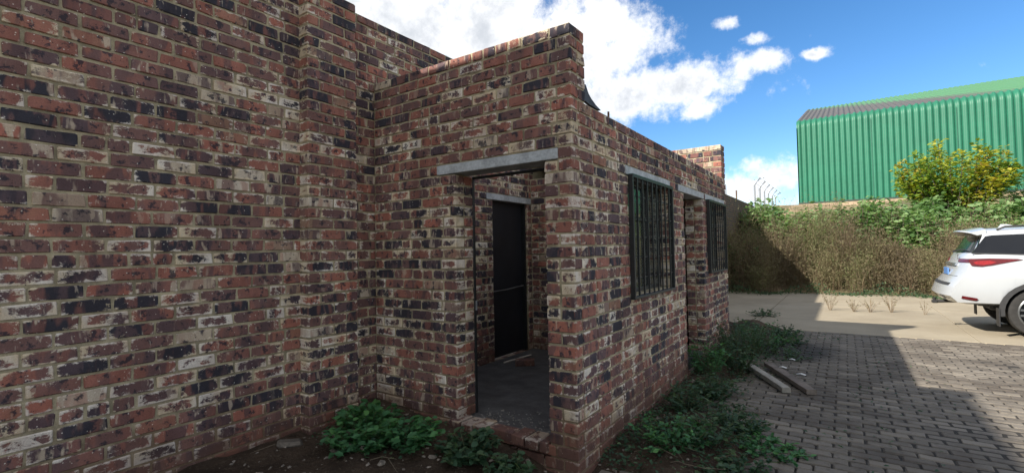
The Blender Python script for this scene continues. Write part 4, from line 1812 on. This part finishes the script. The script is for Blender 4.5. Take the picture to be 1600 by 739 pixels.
def side_pt(x, z, sgn):
    """point on the body side at height z"""
    ps = [car_pt(x, i) for i in range(13)]
    for a, b in zip(ps[2:], ps[3:]):
        if a.z <= z <= b.z + 1e-6 and b.z > a.z:
            t = (z - a.z) / (b.z - a.z)
            p = a.lerp(b, t)
            return Vector((x, sgn * p.y, z))
    return Vector((x, sgn * ps[8].y, z))


def side_panel(name, outline, mat, sgn, th=.006, parent=car, grow=0):
    # outline (x, z) polygon laid on the flank; strips are cut so that it follows the curve
    qq = MB()
    o1 = qq.add([side_pt(x, z, sgn) + Vector((0, sgn * th, 0)) for x, z in outline])
    o0 = qq.add([side_pt(x, z, sgn) - Vector((0, sgn * .02, 0)) for x, z in outline])
    qq.quad_strip(o0, o1)
    qq.f.append(tuple(o1))
    qq.f.append(tuple(o0[::-1]))
    return qq.build(name, mat, parent)


for sgn in (-1, 1):
    zb = lambda x: 1.335 - .045 * max(0, x - .6) + .012
    zt = lambda x: 1.628 + .03 * math.sin(min(max((x - .5) / 2.6, 0), 1) * math.pi)
    for (a, b, kind_) in ((.50, 1.42, 'q'), (1.45, 2.24, 'd'), (2.28, 2.95, 'd')):
        n = 5
        xs = [a + (b - a) * i / n for i in range(n + 1)]
        top = [(x, zt(x)) for x in xs]
        if kind_ == 'q':
            top[0] = (a + .19, zt(a) - .005)
            top[1] = (a + .27, zt(a + .27))
        pts = [(x, zb(x)) for x in xs] + top[::-1]
        side_panel('side_window', pts, M['car_glass'], sgn)
    side_panel('window_trim', [(.50, 1.338)] + [(x, 1.338 - .045 * max(0, x - .6)) for x in (1.2, 2., 2.95)] + [(x, 1.352 - .045 * max(0, x - .6)) for x in (2.95, 2., 1.2)] + [(.50, 1.352)], M['car_black'], sgn, .012)
    # tail lamp wrapping to the flank
    tl = side_panel('tail_lamp', [(.455, 1.20), (.48, 1.145), (.60, 1.130), (.72, 1.150), (1.08, 1.238), (1.02, 1.252), (.70, 1.262), (.455, 1.255)], M['lamp_red'], sgn, .014)
    side_panel('lamp_core', [(.50, 1.195), (.54, 1.165), (.62, 1.155), (.72, 1.175), (.78, 1.20), (.70, 1.225), (.56, 1.222)], M['lamp_core'], sgn, .019, tl)
    # door seams and handles
    for x in (1.72, 2.40, 3.10):
        side_panel('door_seam', [(x, .60 if x > 1.5 else .93), (x + .006, .60 if x > 1.5 else .93), (x + .006, 1.24), (x, 1.24)], M['car_black'], sgn, .0015)
    for x in (1.85, 2.55):
        side_panel('door_handle', [(x, 1.08), (x + .2, 1.075), (x + .2, 1.105), (x, 1.11)], M['chrome'], sgn, .03)
    # bumper reflector
    side_panel('reflector', [(.34, .60), (.52, .565), (.545, .59), (.53, .61), (.35, .645)], M['lamp_red'], sgn, .01)
    # wheel arch mouldings
    for xc in (XR, XF):
        qq = MB()
        pr = None
        for i in range(17):
            t = math.radians(-8 + 196 * i / 16)
            cpt = lambda r: (xc + r * math.cos(t), WR + r * math.sin(t))
            (xa, za_), (xb, zb_) = cpt(AR - .025), cpt(AR + .04)
            ring = qq.add([(xa, sgn * .70, za_), (xa, sgn * .952, za_), (xb, sgn * .945, zb_), (xb, sgn * .90, zb_)])
            if pr:
                qq.quad_strip(pr, ring)
            pr = ring
        qq.build('wheel_arch', M['car_black'], car, smooth=40)
        # wheel
        wy = sgn * .80
        tw = MB()
        tw.lathe([(.26, -.11), (.33, -.128), (.375, -.115), (.39, -.085), (.39, .085), (.375, .115), (.33, .128), (.26, .11)], 36)
        wheel = tw.build('wheel', M['tyre'], car, (xc, wy, WR), smooth=35)
        rm = MB()
        so = sgn
        rm.lathe([(.268, -.11), (.262, 0), (.268, .11)], 36)
        rm.lathe([(.285, so * .112), (.262, so * .125), (.25, so * .108), (.245, so * .05)], 36)
        rm.lathe([(.001, so * .105), (.055, so * .105), (.065, so * .085), (.065, so * .03)], 20)
        for k in range(6):
            A = Matrix.Rotation(2 * math.pi * k / 6, 4, 'Y')
            for dd in (-.028, .028):
                rm.prism([A @ Vector((.05, so * .075, dd - .012)), A @ Vector((.25, so * .088, dd * 1.6 - .016)), A @ Vector((.25, so * .088, dd * 1.6 + .016)), A @ Vector((.05, so * .075, dd + .012))],
                         (0, 0, 0), (0, so * .02, 0))
        rm.build('rim', M['rim_grey'], wheel, smooth=35)
        MB().lathe([(.001, so * .02), (.23, so * .02), (.23, 0)], 24).build('brake_disc', M['car_black'], wheel)
        if xc == XR:
            MB().box((xc - .50, sgn * .84 - .12, .17), (xc - .485, sgn * .84 + .07, .46), .004).build('mud_flap', M['car_black'], car)
    # mirrors, lamps at the front
    qq = MB().box((2.88, sgn * .93, 1.22), (2.99, sgn * 1.10, 1.36), .03)
    qq.box((2.91, sgn * .85, 1.24), (2.95, sgn * .94, 1.27))
    qq.build('wing_mirror', M['white_paint'], car)
    side_panel('head_lamp', [(4.25, .86), (4.66, .80), (4.66, .88), (4.3, .93)], M['lamp_clear'], sgn, .012)


def rear_patch(name, ia, ta, ib, tb, s0, s1, mat, th=.01, n=8, parent=car, inset=0):
    """patch on the rear face between two profile heights"""
    def at(i, t, s):
        return rear_pt(i, s).lerp(rear_pt(i + 1, s), t)
    qq = MB()
    pr = None
    for j in range(n + 1):
        s = s0 + (s1 - s0) * j / n
        a, b = at(ia, ta, s), at(ib, tb, s)
        o_ = Vector((-th, 0, 0))
        ring = qq.add([a + o_, b + o_, b + Vector((.01, 0, 0)), a + Vector((.01, 0, 0))])
        if pr:
            qq.quad_strip(pr, ring)
        else:
            qq.f.append(tuple(ring))
        pr = ring
    qq.f.append(tuple(pr))
    return qq.build(name, mat, parent)


rear_patch('rear_window', 8, .06, 8, .95, -.985, .985, M['rear_glass'], .006, 10)
for s0, s1 in ((-1.0, -.55), (.55, 1.0)):
    rear_patch('tail_lamp', 6, .50, 6, .88, s0, s1, M['lamp_red'], .014, 8)
rear_patch('garnish', 6, .10, 6, .38, -.55, .55, M['chrome'], .03, 8)
gate = rear_patch('tailgate_seam', 5, -.02, 5, .02, -.80, .80, M['car_black'], .003, 8)
rear_patch('bumper_step', 4, .05, 4, .30, -.78, .78, M['car_black'], .012, 8)
rear_patch('bumper_skirt', 1, .3, 2, .55, -.86, .86, M['car_black'], .006, 8)
pl = MB().box((.285 - .012, -.20, .965), (.285 + .01, .20, 1.085), .003)
plate = pl.build('number_plate', M['plate'], car)
# badge letter on the tailgate
fc = bpy.data.curves.new('badge', 'FONT')
fc.body = 'S'
fc.size = .13
fc.extrude = .006
fo = bpy.data.objects.new('badge_tmp', fc)
col.objects.link(fo)
dg = bpy.context.evaluated_depsgraph_get()
me = bpy.data.meshes.new_from_object(fo.evaluated_get(dg))
me.name = 'badge'
bpy.data.objects.remove(fo)
o = link('badge', me, M['chrome'], car, (.385, -.42, 1.24))
o.rotation_euler = (math.pi / 2, 0, -math.pi / 2)
# spoiler, fin, roof rails, tow ball, underbody, exhaust, wiper
q = MB()
pr = None
for j in range(13):
    s = -1 + 2 * j / 12
    y = s * .70
    b_ = abs(s) ** 2.5
    x0_ = .42 + .10 * b_
    zt_ = 1.742 - .045 * b_
    ring = q.add([(x0_, y, zt_ - .018), (x0_ + .01, y, zt_), (.70, y, zt_ + .045), (.72, y, zt_ - .03), (.60, y, zt_ - .055)])
    if pr:
        q.quad_strip(pr, ring)
    else:
        q.f.append(tuple(ring))
    pr = ring
q.f.append(tuple(pr))
q.build('spoiler', M['white_paint'], car, smooth=40)
q = MB()
q.prism([(.98, -.02, 1.775), (1.02, -.02, 1.835), (1.10, -.02, 1.83), (1.24, -.02, 1.785)], (0, 0, 0), (0, .04, 0))
q.build('antenna_fin', M['white_paint'], car)
for sgn in (-1, 1):
    MB().tube([(.85, sgn * .62, 1.725), (.95, sgn * .62, 1.775), (1.8, sgn * .62, 1.80), (2.6, sgn * .62, 1.785), (2.7, sgn * .62, 1.74)], .016, 8).build('roof_rail', M['car_black'], car)
MB().tube([(.40, .1, 1.37), (.45, -.25, 1.40), (.47, -.52, 1.405)], .012, 6).build('wiper', M['car_black'], car)
q = MB()
q.tube([(.40, .0, .48), (.10, .0, .46)], .03, 8)
q.tube([(.10, 0, .45), (.10, 0, .53)], .026, 10)
q.box((.06, -.06, .43), (.14, .06, .48), .01)
q.build('tow_bar', M['car_black'], car)
q = MB()
q.box((.75, -.52, .38), (4.5, .52, .62), .03)
q.tube([(XR, -.7, WR), (XR, .7, WR)], .06, 10)
q.box((.95, -.15, .22), (1.25, .15, .4), .04)
q.build('underbody', M['car_black'], car)
MB().tube([(.62, -.40, .47), (.95, -.40, .45)], .03, 10).build('exhaust', M['car_black'], car)
# windscreen
q = MB()
r0 = q.add([(2.99, -.60, 1.70), (2.99, .60, 1.70), (3.72, .76, 1.205), (3.72, -.76, 1.205)])
q.f.append(tuple(r0))
o = q.build('windscreen', M['car_glass'], car, (.0, 0, .035))
md = o.modifiers.new('thick', 'SOLIDIFY')
md.thickness = .01
MB().box((4.70, -.55, .62), (4.765, .55, .86), .02).build('grille', M['car_black'], car)
